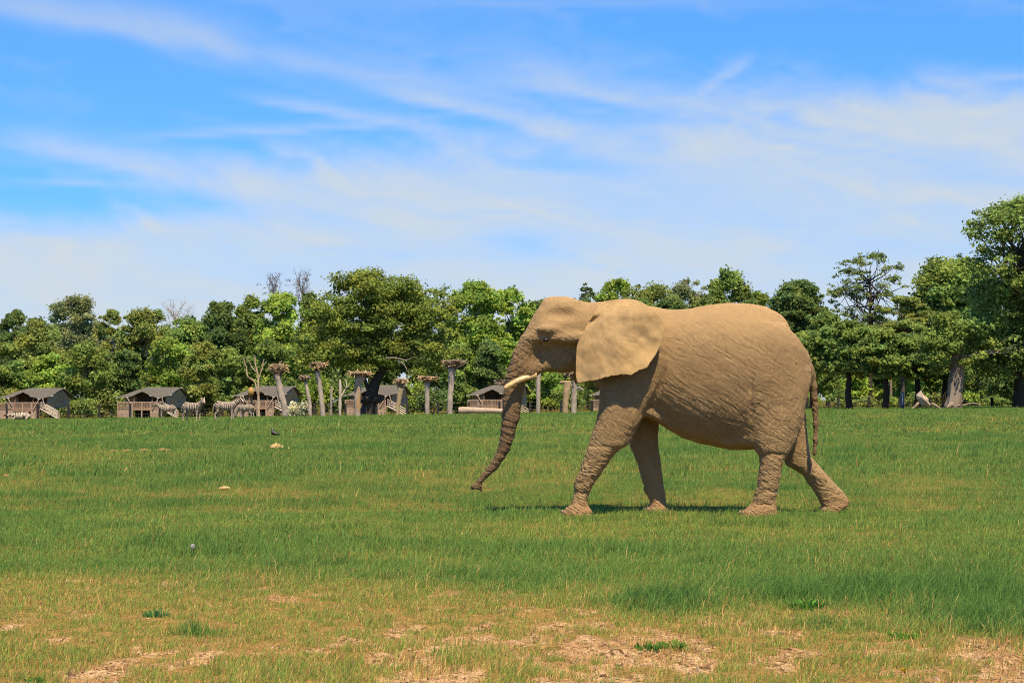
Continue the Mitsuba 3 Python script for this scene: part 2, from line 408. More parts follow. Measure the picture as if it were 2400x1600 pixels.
def blades(rng, n, y0, y1, width, height, segs, keep=None):
    """n grass blades between two distances, inside the field of view and a little beside it."""
    y = np.sqrt(rng.uniform(y0 ** 2, y1 ** 2, n))
    x = rng.uniform(-1, 1, n) * (0.2867 * y * 1.07 + 0.8)
    bare, lush, dry = cover_maps(x, y)
    near = ss(16, 12, y)
    clump = meshkit.fbm(np.stack([x * 9, y * 9, x * 0], -1), 2, 61)
    ok = rng.random(n) < (1 - 0.80 * bare) * (0.75 + 0.25 * np.maximum(lush, 1 - dry * 0.75)) * (0.45 + 1.0 * ss(0.3, 0.65, clump))
    x, y, bare, lush, dry, clump = (t[ok] for t in (x, y, bare, lush, dry, clump))
    n = len(x)
    hgt = height * (0.55 + 0.85 * lush + 1.1 * np.maximum(clump - 0.42, -.25) + 2.2 * np.maximum(meshkit.fbm(np.stack([x * 2.3, y * 2.3, x * 0 + 3], -1), 2, 66) - .60, 0)) * (1 - 0.30 * dry) * rng.lognormal(0, 0.38, n)
    w = width * rng.uniform(0.6, 1.3, n) * (1 + 0.25 * lush)
    a = rng.uniform(0, 2 * np.pi, n)
    side = np.stack([np.cos(a), np.sin(a), a * 0], -1)
    la = rng.normal(0.3, 1.3, n)
    lean = np.stack([np.cos(la), np.sin(la), la * 0], -1) * (hgt * rng.uniform(0.1, 0.85, n))[:, None]
    base = np.stack([x, y, ground_z(x, y) - 0.004], -1)
    up = np.zeros((n, 3))
    up[:, 2] = hgt
    if segs == 2:
        mid = base + up * 0.58 + lean * 0.33
        tip = base + up * 0.95 + lean
        V = np.stack([base - side * w[:, None] / 2, base + side * w[:, None] / 2, mid + side * w[:, None] * 0.36, mid - side * w[:, None] * 0.36, tip], 1)
        F = np.array([[0, 1, 2], [0, 2, 3], [3, 2, 4]])
    else:
        V = np.stack([base - side * w[:, None] / 2, base + side * w[:, None] / 2, base + up + lean * 0.8], 1)
        F = np.array([[0, 1, 2]])
    k = V.shape[1]
    # colour: blue-green lush, mid green, yellow green, straw
    r1, r2, r3 = rng.random(n), rng.random(n), rng.random(n)
    green = np.array([0.066, 0.114, 0.028]) + (lush * 1.0)[:, None] * np.array([-0.012, -0.020, -0.004])  # self-shade of long lush grass painted in as a lower tone
    yel = np.array([0.150, 0.158, 0.034])
    straw = np.array([0.300, 0.182, 0.072])
    C = green + (yel - green) * np.clip(0.16 + 0.70 * dry * (0.35 + 0.65 * r1) + 0.20 * (r1 - 0.5) - 0.25 * lush, 0, 1)[:, None]
    st = (r2 < (0.02 + 0.52 * dry * (0.40 + bare) * ss(16.5, 13.5, y) + 0.07 * dry - 0.03 * lush) * ss(120, 25, y))
    C = np.where(st[:, None], straw * (0.55 + 0.8 * r3)[:, None], C)
    red = st & (r3 > 0.84)
    C = np.where(red[:, None], np.array([0.22, 0.095, 0.035]), C)
    C = C * np.array([1.0, 1.10, 1.05]) * (2.62 + 1.6 * rng.random(n))[:, None]
    V = V.reshape(-1, 3)
    F = (np.arange(n)[:, None, None] * k + F).reshape(-1, 3)
    return V, F, np.repeat(C, k, 0)


def build_grass():
    rng = np.random.default_rng(7)
    parts = [blades(rng, 400000, 8.3, 15.5, 0.0044, 0.058, 2), blades(rng, 150000, 15.5, 22.5, 0.0065, 0.058, 2), blades(rng, 230000, 8.3, 15.5, 0.0042, 0.030, 1), blades(rng, 270000, 15.5, 33, 0.0085, 0.055, 1),
             blades(rng, 330000, 33, 72, 0.018, 0.080, 1), blades(rng, 320000, 72, 205, 0.055, 0.10, 1)]
    V, F, C = join(parts)
    put('grass', V, F, C, 'mat_leaf', False)
    tag('grass', 'green and yellowing paddock grass with long lush patches and dry short turf', 'grass', kind='stuff')


def build_crumbs():
    """Crumbs of soil, twigs and dead stalks lying on the bank."""
    rng = np.random.default_rng(17)
    n = 14000
    y = np.sqrt(rng.uniform(8.3 ** 2, 15.5 ** 2, n))
    x = rng.uniform(-1, 1, n) * (0.2867 * y * 1.07 + .8)
    bare, lush, dry = cover_maps(x, y)
    ok = rng.random(n) < .12 + .8 * bare * (1 - lush)
    ok &= lush < .3
    x, y = x[ok], y[ok]
    n = len(x)
    tet = np.array([[1, 0, -.3], [-.6, .8, -.3], [-.5, -.8, -.3], [0, .1, .7]])
    s = rng.lognormal(-4.9, .45, n)
    V = tet[None] * (1 + .35 * rng.normal(size=(n, 4, 3))) * s[:, None, None]
    a = rng.uniform(0, 6.28, n)
    ca, sa = np.cos(a)[:, None], np.sin(a)[:, None]
    V = np.stack([V[..., 0] * ca - V[..., 1] * sa, V[..., 0] * sa + V[..., 1] * ca, V[..., 2]], -1)
    V = V + np.stack([x, y, ground_z(x, y) + .012], -1)[:, None]
    F = (np.arange(n)[:, None, None] * 4 + np.array([[0, 1, 3], [1, 2, 3], [2, 0, 3], [0, 2, 1]])).reshape(-1, 3)
    pal = np.array([[.50, .32, .17], [.36, .23, .12], [.22, .14, .08], [.55, .40, .24]])
    C = np.repeat(pal[rng.integers(0, 4, n)] * rng.uniform(.7, 1.2, (n, 1)), 4, 0)
    put('soil_crumbs', V.reshape(-1, 3), F, C, 'mat_matte')
    tag('soil_crumbs', 'crumbs of dry soil and dead stalks on the bare patches of the near bank', 'soil crumbs', kind='stuff')


build_ground()
build_grass()
build_crumbs()

# ------------------------------------------------------------------ the elephant (local frame: x towards the tail, y away from the camera, z up)
EX, EY = 1.901, 22.1
TRUNK_L = [(2.19,-1.783),(2.063,-1.851),(1.975,-1.89),(1.877,-1.929),(1.769,-1.968),(1.701,-1.992),(1.623,-2.003),(1.525,-2.007),(1.428,-2.023),(1.311,-2.031),(1.155,-2.036),(1.057,-2.046),(0.94,-2.06),(0.823,-2.085),(0.716,-2.124),(0.609,-2.192),(0.502,-2.28),(0.415,-2.348),(0.337,-2.401),(0.31,-2.39)]
TRUNK_R = [(2.19,-1.519),(2.063,-1.548),(1.975,-1.568),(1.877,-1.597),(1.789,-1.636),(1.73,-1.675),(1.652,-1.714),(1.545,-1.744),(1.467,-1.763),(1.369,-1.773),(1.233,-1.792),(1.116,-1.822),(1.018,-1.851),(0.921,-1.88),(0.823,-1.91),(0.745,-1.949),(0.648,-2.007),(0.551,-2.085),(0.463,-2.183),(0.376,-2.26),(0.31,-2.30)]
HEAD_L = [(2.685,-1.44),(2.66,-1.50),(2.61,-1.540),(2.562,-1.567),(2.454,-1.636),(2.317,-1.714),(2.19,-1.783),(2.063,-1.851),(1.975,-1.87),(1.877,-1.86),(1.80,-1.80)]
HEAD_R = [(2.685,-1.20),(2.62,-1.02),(2.454,-0.90),(2.317,-0.89),(2.19,-0.92),(2.063,-0.98),(1.975,-1.06),(1.877,-1.15),(1.80,-1.22)]
TORSO_T = [(-1.25,2.55),(-1.0,2.62),(-0.8,2.625),(-0.6,2.62),(-0.36,2.60),(-0.228,2.575),(-0.071,2.546),(0.066,2.528),(0.261,2.536),(0.546,2.571),(0.78,2.591),(1.015,2.575),(1.132,2.552),(1.249,2.503),(1.366,2.425),(1.483,2.337),(1.6,2.229),(1.687,2.112),(1.765,1.994),(1.822,1.858),(1.845,1.78)]
TORSO_B = [(-1.25,1.95),(-1.0,1.74),(-0.75,1.45),(-0.4,1.28),(-0.192,1.20),(-0.075,1.106),(0.042,1.028),(0.198,0.94),(0.392,0.872),(0.626,0.828),(0.812,0.789),(0.949,0.789),(1.085,0.80),(1.2,0.88),(1.4,1.06),(1.6,1.30),(1.75,1.52),(1.845,1.70)]
NF_F = [(1.95,-0.62),(1.889,-0.70),(1.696,-0.80),(1.504,-0.833),(1.35,-0.843),(1.255,-0.853),(1.139,-0.882),(1.005,-0.93),(0.852,-0.978),(0.717,-1.026),(0.564,-1.084),(0.43,-1.142),(0.296,-1.165),(0.2,-1.181),(0.153,-1.2),(0.105,-1.254),(0.038,-1.296),(-0.02,-1.296)]
NF_B = [(1.95,-0.10),(1.889,-0.10),(1.696,-0.13),(1.504,-0.17),(1.35,-0.25),(1.235,-0.296),(1.178,-0.315),(1.082,-0.363),(0.986,-0.412),(0.861,-0.479),(0.804,-0.585),(0.756,-0.642),(0.622,-0.739),(0.507,-0.816),(0.43,-0.873),(0.354,-0.912),(0.258,-0.95),(0.172,-0.973),(0.114,-0.96),(0.057,-0.922),(-0.02,-0.916)]
FF_F = [(1.507,-0.501),(1.21,-0.482),(0.953,-0.443),(0.824,-0.423),(0.735,-0.384),(0.616,-0.335),(0.518,-0.305),(0.399,-0.276),(0.3,-0.256),(0.221,-0.227),(0.142,-0.187),(0.093,-0.192),(0.014,-0.237),(-0.036,-0.243)]
FF_B = [(1.507,-0.041),(1.21,-0.046),(1.072,-0.056),(0.913,-0.067),(0.794,-0.057),(0.656,-0.038),(0.518,-0.018),(0.359,0.001),(0.221,0.021),(0.103,0.04),(0.063,0.07),(0,0.119),(-0.036,0.123)]
NH_F = [(1.75,1.10),(1.504,1.02),(1.216,0.975),(1.025,0.975),(0.89,1.009),(0.775,1.067),(0.718,1.105),(0.641,1.108),(0.507,1.094),(0.373,1.074),(0.258,1.045),(0.182,1.016),(0.124,0.977),(0.063,0.9),(0.019,0.862),(-0.019,0.862)]
NH_B = [(1.75,1.72),(1.62,1.735),(1.504,1.71),(1.389,1.694),(1.216,1.664),(1.082,1.634),(0.967,1.586),(0.852,1.528),(0.756,1.469),(0.67,1.411),(0.584,1.382),(0.488,1.372),(0.373,1.352),(0.258,1.327),(0.163,1.319),(0.086,1.318),(0.029,1.33),(-0.019,1.329)]
FH_F = [(1.31,1.373),(1.012,1.411),(0.755,1.469),(0.617,1.518),(0.577,1.547),(0.528,1.646),(0.459,1.745),(0.36,1.804),(0.241,1.882),(0.143,1.941),(0.093,1.97),(0.044,1.966),(-0.019,1.95)]
FH_B = [(1.31,1.769),(1.111,1.792),(0.914,1.807),(0.795,1.826),(0.696,1.855),(0.597,1.944),(0.478,2.042),(0.37,2.16),(0.281,2.239),(0.192,2.317),(0.143,2.337),(0.093,2.313),(0.044,2.267),(0.004,2.217),(-0.019,2.201)]
TAIL = [(1.70,1.80),(1.787,1.70),(1.826,1.584),(1.839,1.428),(1.848,1.311),(1.855,1.117),(1.852,0.922),(1.837,0.767),(1.833,0.724)]
EAR = [(-1.117,2.038),(-1.098,2.114),(-1.059,2.181),(-1.011,2.267),(-0.983,2.334),(-0.916,2.43),(-0.848,2.554),(-0.781,2.616),(-0.648,2.632),(-0.495,2.641),(-0.399,2.627),(-0.284,2.562),(-0.199,2.497),(-0.132,2.43),(-0.084,2.344),(-0.075,2.248),(-0.095,2.134),(-0.133,2.038),(-0.181,1.943),(-0.229,1.885),(-0.286,1.799),(-0.382,1.752),(-0.497,1.71),(-0.611,1.698),(-0.726,1.704),(-0.84,1.675),(-0.936,1.647),(-1.05,1.618),(-1.108,1.608),(-1.127,1.694),(-1.126,1.847)]
TUSK = [(-1.60,1.715),(-1.678,1.70),(-1.716,1.686),(-1.755,1.674),(-1.813,1.653),(-1.871,1.625),(-1.929,1.591),(-1.977,1.563),(-2.002,1.552)]


def crease(P, axis, across, along, seed, warp=0.05, sharp=0.13):
    """Skin folds that run along a direction: thin valleys, 0 on the plain skin, 1 in a fold."""
    axis = unit(axis)
    w = (meshkit.fbm(P * 3.1 + seed, 2, seed) - 0.5) * warp * 2
    s = P @ axis + w
    side = np.cross(axis, [0, 1, 0])
    t = P @ unit(side)
    n = meshkit.noise(np.stack([s / across, t / along, P[:, 1] / along], -1) + seed * 7.7, seed)
    return np.exp(-((n - 0.5) / sharp) ** 2)


def build_elephant():
    f = Field((-2.56, -0.92, -0.06), (2.46, 0.80, 2.80), 0.0122)
    f.limb(TORSO_B, TORSO_T, [(-2, 0), (2, 0)], [(-1.25, .22), (-1.0, .29), (-.75, .35), (-.4, .43), (-.1, .50), (.3, .60), (.7, .645), (1.05, .60), (1.35, .50), (1.55, .40), (1.72, .25), (1.845, .06)], p=2.08, axis='x')
    f.lump((-0.35, -.24, 1.95), (.34, .22, .46), .16)
    f.lump((-0.35, .24, 1.95), (.34, .22, .46), .16)
    f.lump((1.32, -.30, 1.75), (.36, .22, .48), .16)
    f.lump((1.32, .30, 1.75), (.36, .22, .48), .16)
    f.lump((0.95, 0, 2.40), (.45, .14, .14), .16)
    f.limb(HEAD_L, HEAD_R, [(0, 0), (3, 0)], [(2.685, .10), (2.62, .22), (2.5, .295), (2.35, .335), (2.25, .35), (2.15, .340), (2.075, .245), (2.0, .195), (1.90, .18), (1.80, .15)], .06, 2.3)
    f.limb(TRUNK_L, TRUNK_R, [(0, 0), (3, 0)], [(2.19, .24), (2.0, .225), (1.85, .21), (1.7, .19), (1.5, .15), (1.3, .14), (1.0, .12), (.7, .088), (.5, .066), (.36, .05), (.31, .045)], .05, 2.1)
    f.bone((-2.30, 0, .335), (-2.275, 0, .285), .030, .016, .03)
    f.bone((-2.385, 0, .35), (-2.395, 0, .318), .020, .012, .03)
    for s in (-1, 1):
        f.lump((-1.45, s * .318, 2.270), (.14, .075, .060), .045)           # brow
        f.lump((-1.16, s * .32, 2.165), (.24, .085, .075), .05)            # cheek bone
        f.lump((-1.30, s * .29, 2.47), (.17, .06, .07), .07, cut=True)   # temple hollow
        f.lump((-1.495, s * .385, 2.175), (.085, .075, .045), .025, cut=True)
        f.lump((-1.485, s * .282, 2.152), (.062, .050, .048), .02)       # eyelids
        f.lump((-1.70, s * .155, 1.775), (.135, .085, .125), .06)        # tusk socket
        f.lump((-1.56, s * .12, 1.83), (.17, .07, .085), .05)            # upper lip
        f.lump((-1.22, s * .14, 1.97), (.20, .07, .11), .06)             # jaw muscle
    f.lump((-1.26, 0, 1.86), (.25, .15, .115), .07)
    f.bone((-1.40, 0, 1.85), (-1.60, 0, 1.79), .085, .05, .04)
    f.limb(NF_F, NF_B, [(-1, -.27), (.3, -.30), (1, -.32), (1.95, -.30)], [(1.95, .14), (1.7, .19), (1.5, .215), (1.2, .225), (.9, .20), (.7, .175), (.4, .14), (.2, .14), (.08, .185), (-.02, .20)], .08, 2.2)
    f.limb(FF_F, FF_B, [(-1, .33), (2, .33)], [(1.5, .2), (1.1, .20), (.7, .165), (.3, .135), (.18, .14), (.06, .18), (-.04, .195)], .07, 2.2)
    f.limb(NH_F, NH_B, [(-1, -.32), (.6, -.34), (1.1, -.31), (1.75, -.28)], [(1.75, .16), (1.5, .22), (1.2, .235), (.95, .215), (.75, .18), (.5, .155), (.2, .15), (.08, .185), (-.02, .20)], .09, 2.2)
    f.limb(FH_F, FH_B, [(-1, .33), (2, .30)], [(1.31, .22), (1.0, .21), (.7, .175), (.4, .145), (.2, .15), (.06, .16), (-.02, .16)], .08, 2.2)
    f.bone((0.10, -.20, 1.13), (-0.22, -.27, 1.25), .075, .06, .08)       # loose skin behind the elbow
    f.bone((0.75, -.26, .90), (1.10, -.34, .98), .05, .08, .09)          # flank fold
    for a, b, ra, rb in zip(TAIL[:-1], TAIL[1:], (.09, .066, .050, .041, .039, .036, .032, .024), (.066, .050, .041, .039, .036, .032, .024, .013)):
        f.bone((a[0], 0, a[1]), (b[0], 0, b[1]), ra, rb, .03)
    V, F = f.mesh()
    N = vnormals(V, F)
    x, y, z = V.T
    leg = ss(1.05, 0.65, z) * (x > -1.4)
    trunk = ss(-1.50, -1.72, x) * ss(2.2, 1.8, z)
    head = ss(-0.85, -1.05, x) * (1 - trunk)
    back = ss(2.28, 2.52, z)
    ankle = ss(.46, .28, z) * ss(.07, .14, z) * (x > -1.4)
    bodyw = np.clip(1 - leg - trunk - head * 0.75, 0, 1) * (1 - 0.75 * back)
    A = crease(V, (0.55, 0, 0.84), .028, .20, 3, .07, .12)
    B = crease(V, (0.86, 0, -0.5), .029, .16, 5, .07, .12)
    Cc = crease(V, (0.12, 0, 1.0), .034, .20, 8, .05)
    D = crease(V, (0.95, 0, 0.25), .040, .14, 11, .05)
    big = crease(V, (0.5, 0, 0.86), .12, .6, 14, .12, .08)
    fold = crease(V, (-0.15, 0, 1.0), .075, .30, 17, .05, .16)
    ring = crease(V, (0.28, 0, 0.96), .040, .9, 23, .02, .17)
    strong = 0.65 + 0.7 * meshkit.fbm(V * 2.2, 2, 77)
    dep = bodyw * strong * (0.0030 * A + 0.0036 * B + 0.004 * big) + leg * strong * (0.0048 * Cc + 0.003 * D) + ankle * 0.014 * fold + trunk * 0.011 * ring * ss(2.0, 1.5, z) + trunk * .004 * D \
        + head * (0.004 * A * ss(2.35, 2.1, z) + 0.005 * D * ss(2.25, 2.1, z))
    for z0 in (2.03, 1.94, 1.845, 1.755, 1.67):     # long folds across the upper trunk
        d0 = z - (z0 + 0.30 * (x + 1.9) * (x + 1.9) * 6 + 0.3 * (x + 1.9))
        dep += trunk * 0.010 * np.exp(-(d0 / 0.013) ** 2) * ss(-1.62, -1.75, x)
    for k, (zz, tw) in enumerate(((0.0, .5), (.035, .4), (-.035, .7))):   # wrinkles round the eye
        r = np.hypot((x + 1.485) / 1.35, z - 2.155)
        dep += 0.006 * np.exp(-((r - (0.075 + .026 * k)) / .007) ** 2) * (np.abs(y) > .15) * ss(.2, .02, z - 2.15)
    # deep creases: behind the shoulder, before the thigh, over the knee and round the wrist
    for pts, wd, dp in (([(-.02, 1.92), (-.10, 1.62), (-.20, 1.32)], .030, .034), ([(1.00, 1.72), (.98, 1.42), (.985, 1.08)], .030, .026), ([(1.08, .74), (1.25, .76), (1.46, .73)], .022, .018), ([(-1.16, .30), (-1.05, .27), (-.94, .29)], .018, .016),
                        ([(-.96, .86), (-.75, .84), (-.52, .80)], .020, .012), ([(-1.42, 1.80), (-1.34, 1.90), (-1.22, 1.98)], .020, .018), ([(.98, .13), (1.15, .16), (1.32, .12)], .016, .014), ([(-1.58, 2.16), (-1.52, 2.05), (-1.42, 1.95)], .020, .016)):
        best, along = np.full(len(V), 9.0), np.zeros(len(V))
        for m_, (a, b) in enumerate(zip(pts[:-1], pts[1:])):
            a, b = np.array(a), np.array(b)
            q = V[:, [0, 2]] - a
            t = np.clip(q @ (b - a) / ((b - a) @ (b - a)), 0, 1)
            dist = np.linalg.norm(q - t[:, None] * (b - a), axis=1)
            along = np.where(dist < best, (m_ + t) / (len(pts) - 1), along)
            best = np.minimum(best, dist)
        dep += dp * np.exp(-(best / wd) ** 2) * ss(0, .35, along) * ss(1, .65, along) * (np.abs(y) > .12)
    V = V - N * dep[:, None]
    V += N * ((meshkit.fbm(V * 9, 3, 91) - 0.5) * 0.010 * (1 - .8 * ss(1.76, 1.82, x)))[:, None]
    # hide colour: dusty ochre, warmer on the back, greyer and darker on the lower trunk and the tail
    n1, n2, n3 = meshkit.fbm(V * 2.3, 3, 31), meshkit.fbm(V * 11, 3, 32), meshkit.noise(V * 60, 33)
    base = np.array([0.362, 0.248, 0.124])
    C = base * (0.72 + 0.34 * n1 + 0.30 * n2 + 0.10 * n3)[:, None]
    dusty = np.array([0.475, 0.318, 0.152])
    C += (dusty - C) * (ss(1.7, 2.4, z) * (0.35 + 0.5 * n1) * (1 - trunk) * .8)[:, None]
    grey = np.array([0.135, 0.088, 0.055])
    C += (grey - C) * (trunk * ss(1.75, 1.0, z) * (0.60 + 0.3 * n2))[:, None]
    brown = np.array([0.27, 0.165, 0.085])
    C += (brown - C) * (trunk * ss(1.4, 1.9, z) * 0.65)[:, None]
    C += (np.array([0.21, 0.135, 0.08]) - C) * ((np.abs(y) < .16) * ss(1.74, 1.80, x) * ss(1.75, 1.5, z) * 0.7)[:, None]
    C += (np.array([0.40, 0.24, 0.115]) - C) * (ss(.30, .06, z) * 0.75)[:, None]
    patch = np.exp(-((x - .78) / .22) ** 2 - ((z - 1.55) / .28) ** 2) * ss(.42, .62, n1) + 0.6 * np.exp(-((x + 1.16) / .16) ** 2 - ((z - 2.36) / .12) ** 2) * n2
    C += (np.array([0.20, 0.13, 0.075]) - C) * np.clip(patch * 0.75, 0, 1)[:, None]
    off = np.array([EX, EY, 0.0])
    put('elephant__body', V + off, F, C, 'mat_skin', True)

    def ear(sign):
        pts = np.array(EAR)
        seg = np.linalg.norm(np.diff(np.vstack([pts, pts[:1]]), axis=0), axis=1)
        s = np.concatenate([[0], np.cumsum(seg)])
        L = np.vstack([pts, pts[:1]])
        u = np.linspace(0, s[-1], 201)[:-1]
        out = np.stack([np.interp(u, s, L[:, 0]), np.interp(u, s, L[:, 1])], -1)
        for _ in range(2):
            out = 0.25 * np.roll(out, 1, 0) + 0.5 * out + 0.25 * np.roll(out, -1, 0)
        low = ss(2.0, 1.75, out[:, 1]) * ss(-1.15, -0.95, out[:, 0])
        rag = (meshkit.noise(np.stack([u * 16, u * 0, u * 0], -1), 5) - 0.5) * 0.030 + (meshkit.noise(np.stack([u * 45, u * 0, u * 0], -1), 6) - 0.5) * 0.018
        out[:, 1] += low * rag
        cen = np.array([-0.66, 2.12])
        rr = np.concatenate([np.linspace(0.02, 0.9, 30), [0.95, 0.985, 1.0]])
        P2 = cen + rr[:, None, None] * (out - cen)[None]
        X, Z = P2[..., 0], P2[..., 1]
        tt = ss(-1.12, -0.10, X)
        yy = -(0.405 + 0.25 * tt) + 0.17 * ss(2.42, 2.66, Z) * ss(-.1, -.5, X) - 0.045 * np.sin((X + 1.1) * 4.2) * ss(2.6, 2.1, Z) - 0.03 * np.sin(Z * 9 + X * 5) * ss(.3, .9, np.hypot(X - cen[0], Z - cen[1]))
        yy += 0.06 * np.exp(-((Z - (2.36 + 0.55 * (X + 0.95))) / 0.035) ** 2) * ss(-0.70, -0.90, X)      # the crease where the ear joins the head
        yy -= 0.05 * ss(2.0, 1.62, Z) * ss(-0.2, -1.0, X) + 0.17 * (2.45 - Z) * ss(-1.15, -0.75, X)
        P3 = np.stack([X, yy, Z], -1)
        n1e = meshkit.fbm(P3 * 3.0, 3, 51)
        n2e = meshkit.fbm(P3 * np.array([26, 26, 9]) + np.array([1, 2, 3]), 2, 52)
        th_ = np.arctan2(Z - 2.30, X + 1.05)
        rad = np.hypot(Z - 2.30, X + 1.05)
        vein = np.exp(-((meshkit.fbm(np.stack([th_ * 4.0, rad * 1.3, rad * 0], -1), 2, 53) - .5) / .05) ** 2) * ss(.15, .4, rad)
        yy = yy - 0.003 * vein + (n2e - .5) * 0.007 + (n1e - .5) * 0.12 + 0.006 * np.sin(th_ * 6 + 4 * n1e) * ss(.3, .9, rad)
        th = 0.012 + 0.016 * (1 - rr[:, None] ** 3)
        m, nn = P2.shape[:2]
        front = np.stack([X, yy - th / 2, Z], -1).reshape(-1, 3)
        rear = np.stack([X, yy + th / 2, Z], -1).reshape(-1, 3)
        i, j = np.meshgrid(np.arange(m - 1), np.arange(nn), indexing='ij')
        a, b = i * nn + j, i * nn + (j + 1) % nn
        q = np.stack([a, a + nn, b + nn, b], -1).reshape(-1, 4)
        k = np.arange(nn)
        r0 = (m - 1) * nn
        cap_ = np.stack([k, (k + 1) % nn, k * 0 + 2 * m * nn, k * 0 + 2 * m * nn], 1)
        Fq = np.vstack([q, q[:, ::-1] + m * nn, np.stack([r0 + k, r0 + k + m * nn, r0 + (k + 1) % nn + m * nn, r0 + (k + 1) % nn], 1), cap_])
        Vv = np.vstack([front, rear, front[:nn].mean(0)[None]])
        col = np.array([0.495, 0.338, 0.163]) * (0.62 + 0.52 * np.append(np.tile(n1e.ravel(), 2), .5) + 0.28 * np.append(np.tile(n2e.ravel(), 2), .5))[:, None]
        ochre = np.array([0.52, 0.34, 0.14])
        col += (ochre - col) * (ss(.5, .7, np.append(np.tile(meshkit.fbm(P3 * 4.1 + 9, 2, 55).ravel(), 2), .5)) * .4)[:, None]
        if sign > 0:
            Vv = Vv * np.array([1, -1, 1])
            Fq = Fq[:, ::-1]
        return Vv + off, Fq, col

    V_, F_, C_ = ear(-1)
    put('elephant__ear', V_, F_, C_, 'mat_ear', True)
    V_, F_, C_ = ear(1)
    put('elephant__ear_001', V_, F_, C_, 'mat_ear', True)
    for key, s in (('elephant__tusk', -1), ('elephant__tusk_001', 1)):
        P = np.array([(a, s * (0.175 + 0.10 * ss(-1.6, -2.0, a)), b) for a, b in TUSK])
        tt = np.linspace(0, 1, 28)
        P = np.stack([np.interp(tt, np.linspace(0, 1, len(P)), P[:, k]) for k in range(3)], -1)
        R = np.interp(tt, [0, .3, .8, .93, .98, 1], [.037, .037, .033, .027, .018, .004])
        Vt, Ft = tube(P, R, 18)
        Vt = wobble(Vt, .003, 14, 3)
        nt = meshkit.fbm(Vt * np.array([9, 40, 40]), 3, 71)
        Ct = np.array([0.74, 0.55, 0.24]) * (0.75 + 0.5 * nt)[:, None]
        Ct += (np.array([0.30, 0.17, 0.06]) - Ct) * (ss(.58, .72, meshkit.fbm(Vt * np.array([7, 50, 60]) + 4, 2, 72)) * .7)[:, None]
        put(key, Vt + off, Ft, Ct, 'mat_gloss', True)
    for key, s in (('elephant__eye', -1), ('elephant__eye_001', 1)):
        import trimesh
        e = trimesh.creation.icosphere(3, 0.030)
        put(key, np.array(e.vertices) * [1.25, 1, .8] + np.array([-1.488, s * .315, 2.142]) + off, e.faces, (0.012, 0.009, 0.007), 'mat_gloss', True)
    import trimesh
    for cx, ax, cy, by, angs in ((-1.106, .192, -.27, .192, (178, 208, 238)), (-.057, .182, .33, .190, (180, 212, 242)), (1.096, .236, -.32, .192, (178, 206, 236)), (2.06, .10, .33, .155, (190, 225))):
        for a in np.radians(angs):
            n_ = trimesh.creation.icosphere(2, 1.0)
            v = np.array(n_.vertices) * [.014, .036, .032]
            v = v @ rotm((0, 0, 1), math.atan2(math.sin(a) * by, math.cos(a) * ax)).T
            k = numbered('elephant__toenail')
            put(k, v + [cx + math.cos(a) * ax * .95, cy + math.sin(a) * by * .95, .045] + off, n_.faces, (.40, .28, .165), 'mat_matte', True)
    tag('elephant', 'large dusty tan elephant walking left across the paddock with its trunk hanging down', 'elephant')


build_elephant()

# ------------------------------------------------------------------ trees, shrubs and dead wood
GREENS = {'dark': (0.050, 0.074, 0.024), 'mid': (0.066, 0.094, 0.025), 'light': (0.092, 0.130, 0.026), 'lime': (0.108, 0.146, 0.030), 'olive': (0.084, 0.102, 0.028), 'grey': (0.078, 0.092, 0.042), 'russet': (0.15, 0.095, 0.05)}
LEAF_GAIN = 4.6


def leaf_cloud(rng, centres, radii, counts, size, tone, flat=0.75, spread=0.5, inner=0.35, tri=False):
    """Leaf-sized folded faces spread through clumps; every clump has its own shade of the tree's green."""
    tot = int(np.sum(counts))
    k = np.repeat(np.arange(len(centres)), counts)
    d = unit(rng.normal(size=(tot, 3)))
    d[:, 2] = np.where(d[:, 2] < -0.35, -d[:, 2] * 0.6, d[:, 2])
    r = rng.random(tot) ** inner
    R = np.asarray(radii)[k]
    if R.ndim == 1:
        R = np.stack([R, R, R * flat], -1)
    P = np.asarray(centres)[k] + d * r[:, None] * R + rng.normal(size=(tot, 3)) * 0.20 * R
    n = unit(d * 0.55 + np.array([0, -0.12, 0.55]) + rng.normal(size=(tot, 3)) * spread)
    a = unit(np.cross(n, rng.normal(size=(tot, 3))))
    b = np.cross(n, a)
    s = size * np.minimum(rng.lognormal(0, 0.32, tot), 1.6)
    fold = n * (s * 0.22)[:, None]
    V = np.stack([P - a * s[:, None] * .62 - fold, P + b * s[:, None] * .40 + fold * .3, P + a * s[:, None] * .62 - fold, P - b * s[:, None] * .40 + fold * .3], 1).reshape(-1, 3)
    F = (np.arange(tot)[:, None, None] * 4 + np.array([[0, 3, 1], [1, 3, 2]])).reshape(-1, 3)
    if tri:
        V = V.reshape(tot, 4, 3)[:, :3].copy()
        V[:, 1] += b * (s * .30)[:, None]
        V = V.reshape(-1, 3)
        F = (np.arange(tot)[:, None] * 3 + np.array([[0, 1, 2]])).reshape(-1, 3)
    base = np.array(GREENS[tone] if isinstance(tone, str) else tone)
    shade = rng.uniform(0.72, 1.30, len(centres))[k] * rng.uniform(0.7, 1.35, tot)
    warm = (rng.uniform(-1, 1, len(centres))[k] * 0.16 + rng.uniform(-.1, .1, tot))
    C = LEAF_GAIN * base * shade[:, None] * np.stack([1 + warm, 1 + 0.25 * warm, 1 - 0.4 * warm], -1)
    return V, F, np.repeat(C, 3 if tri else 4, 0)


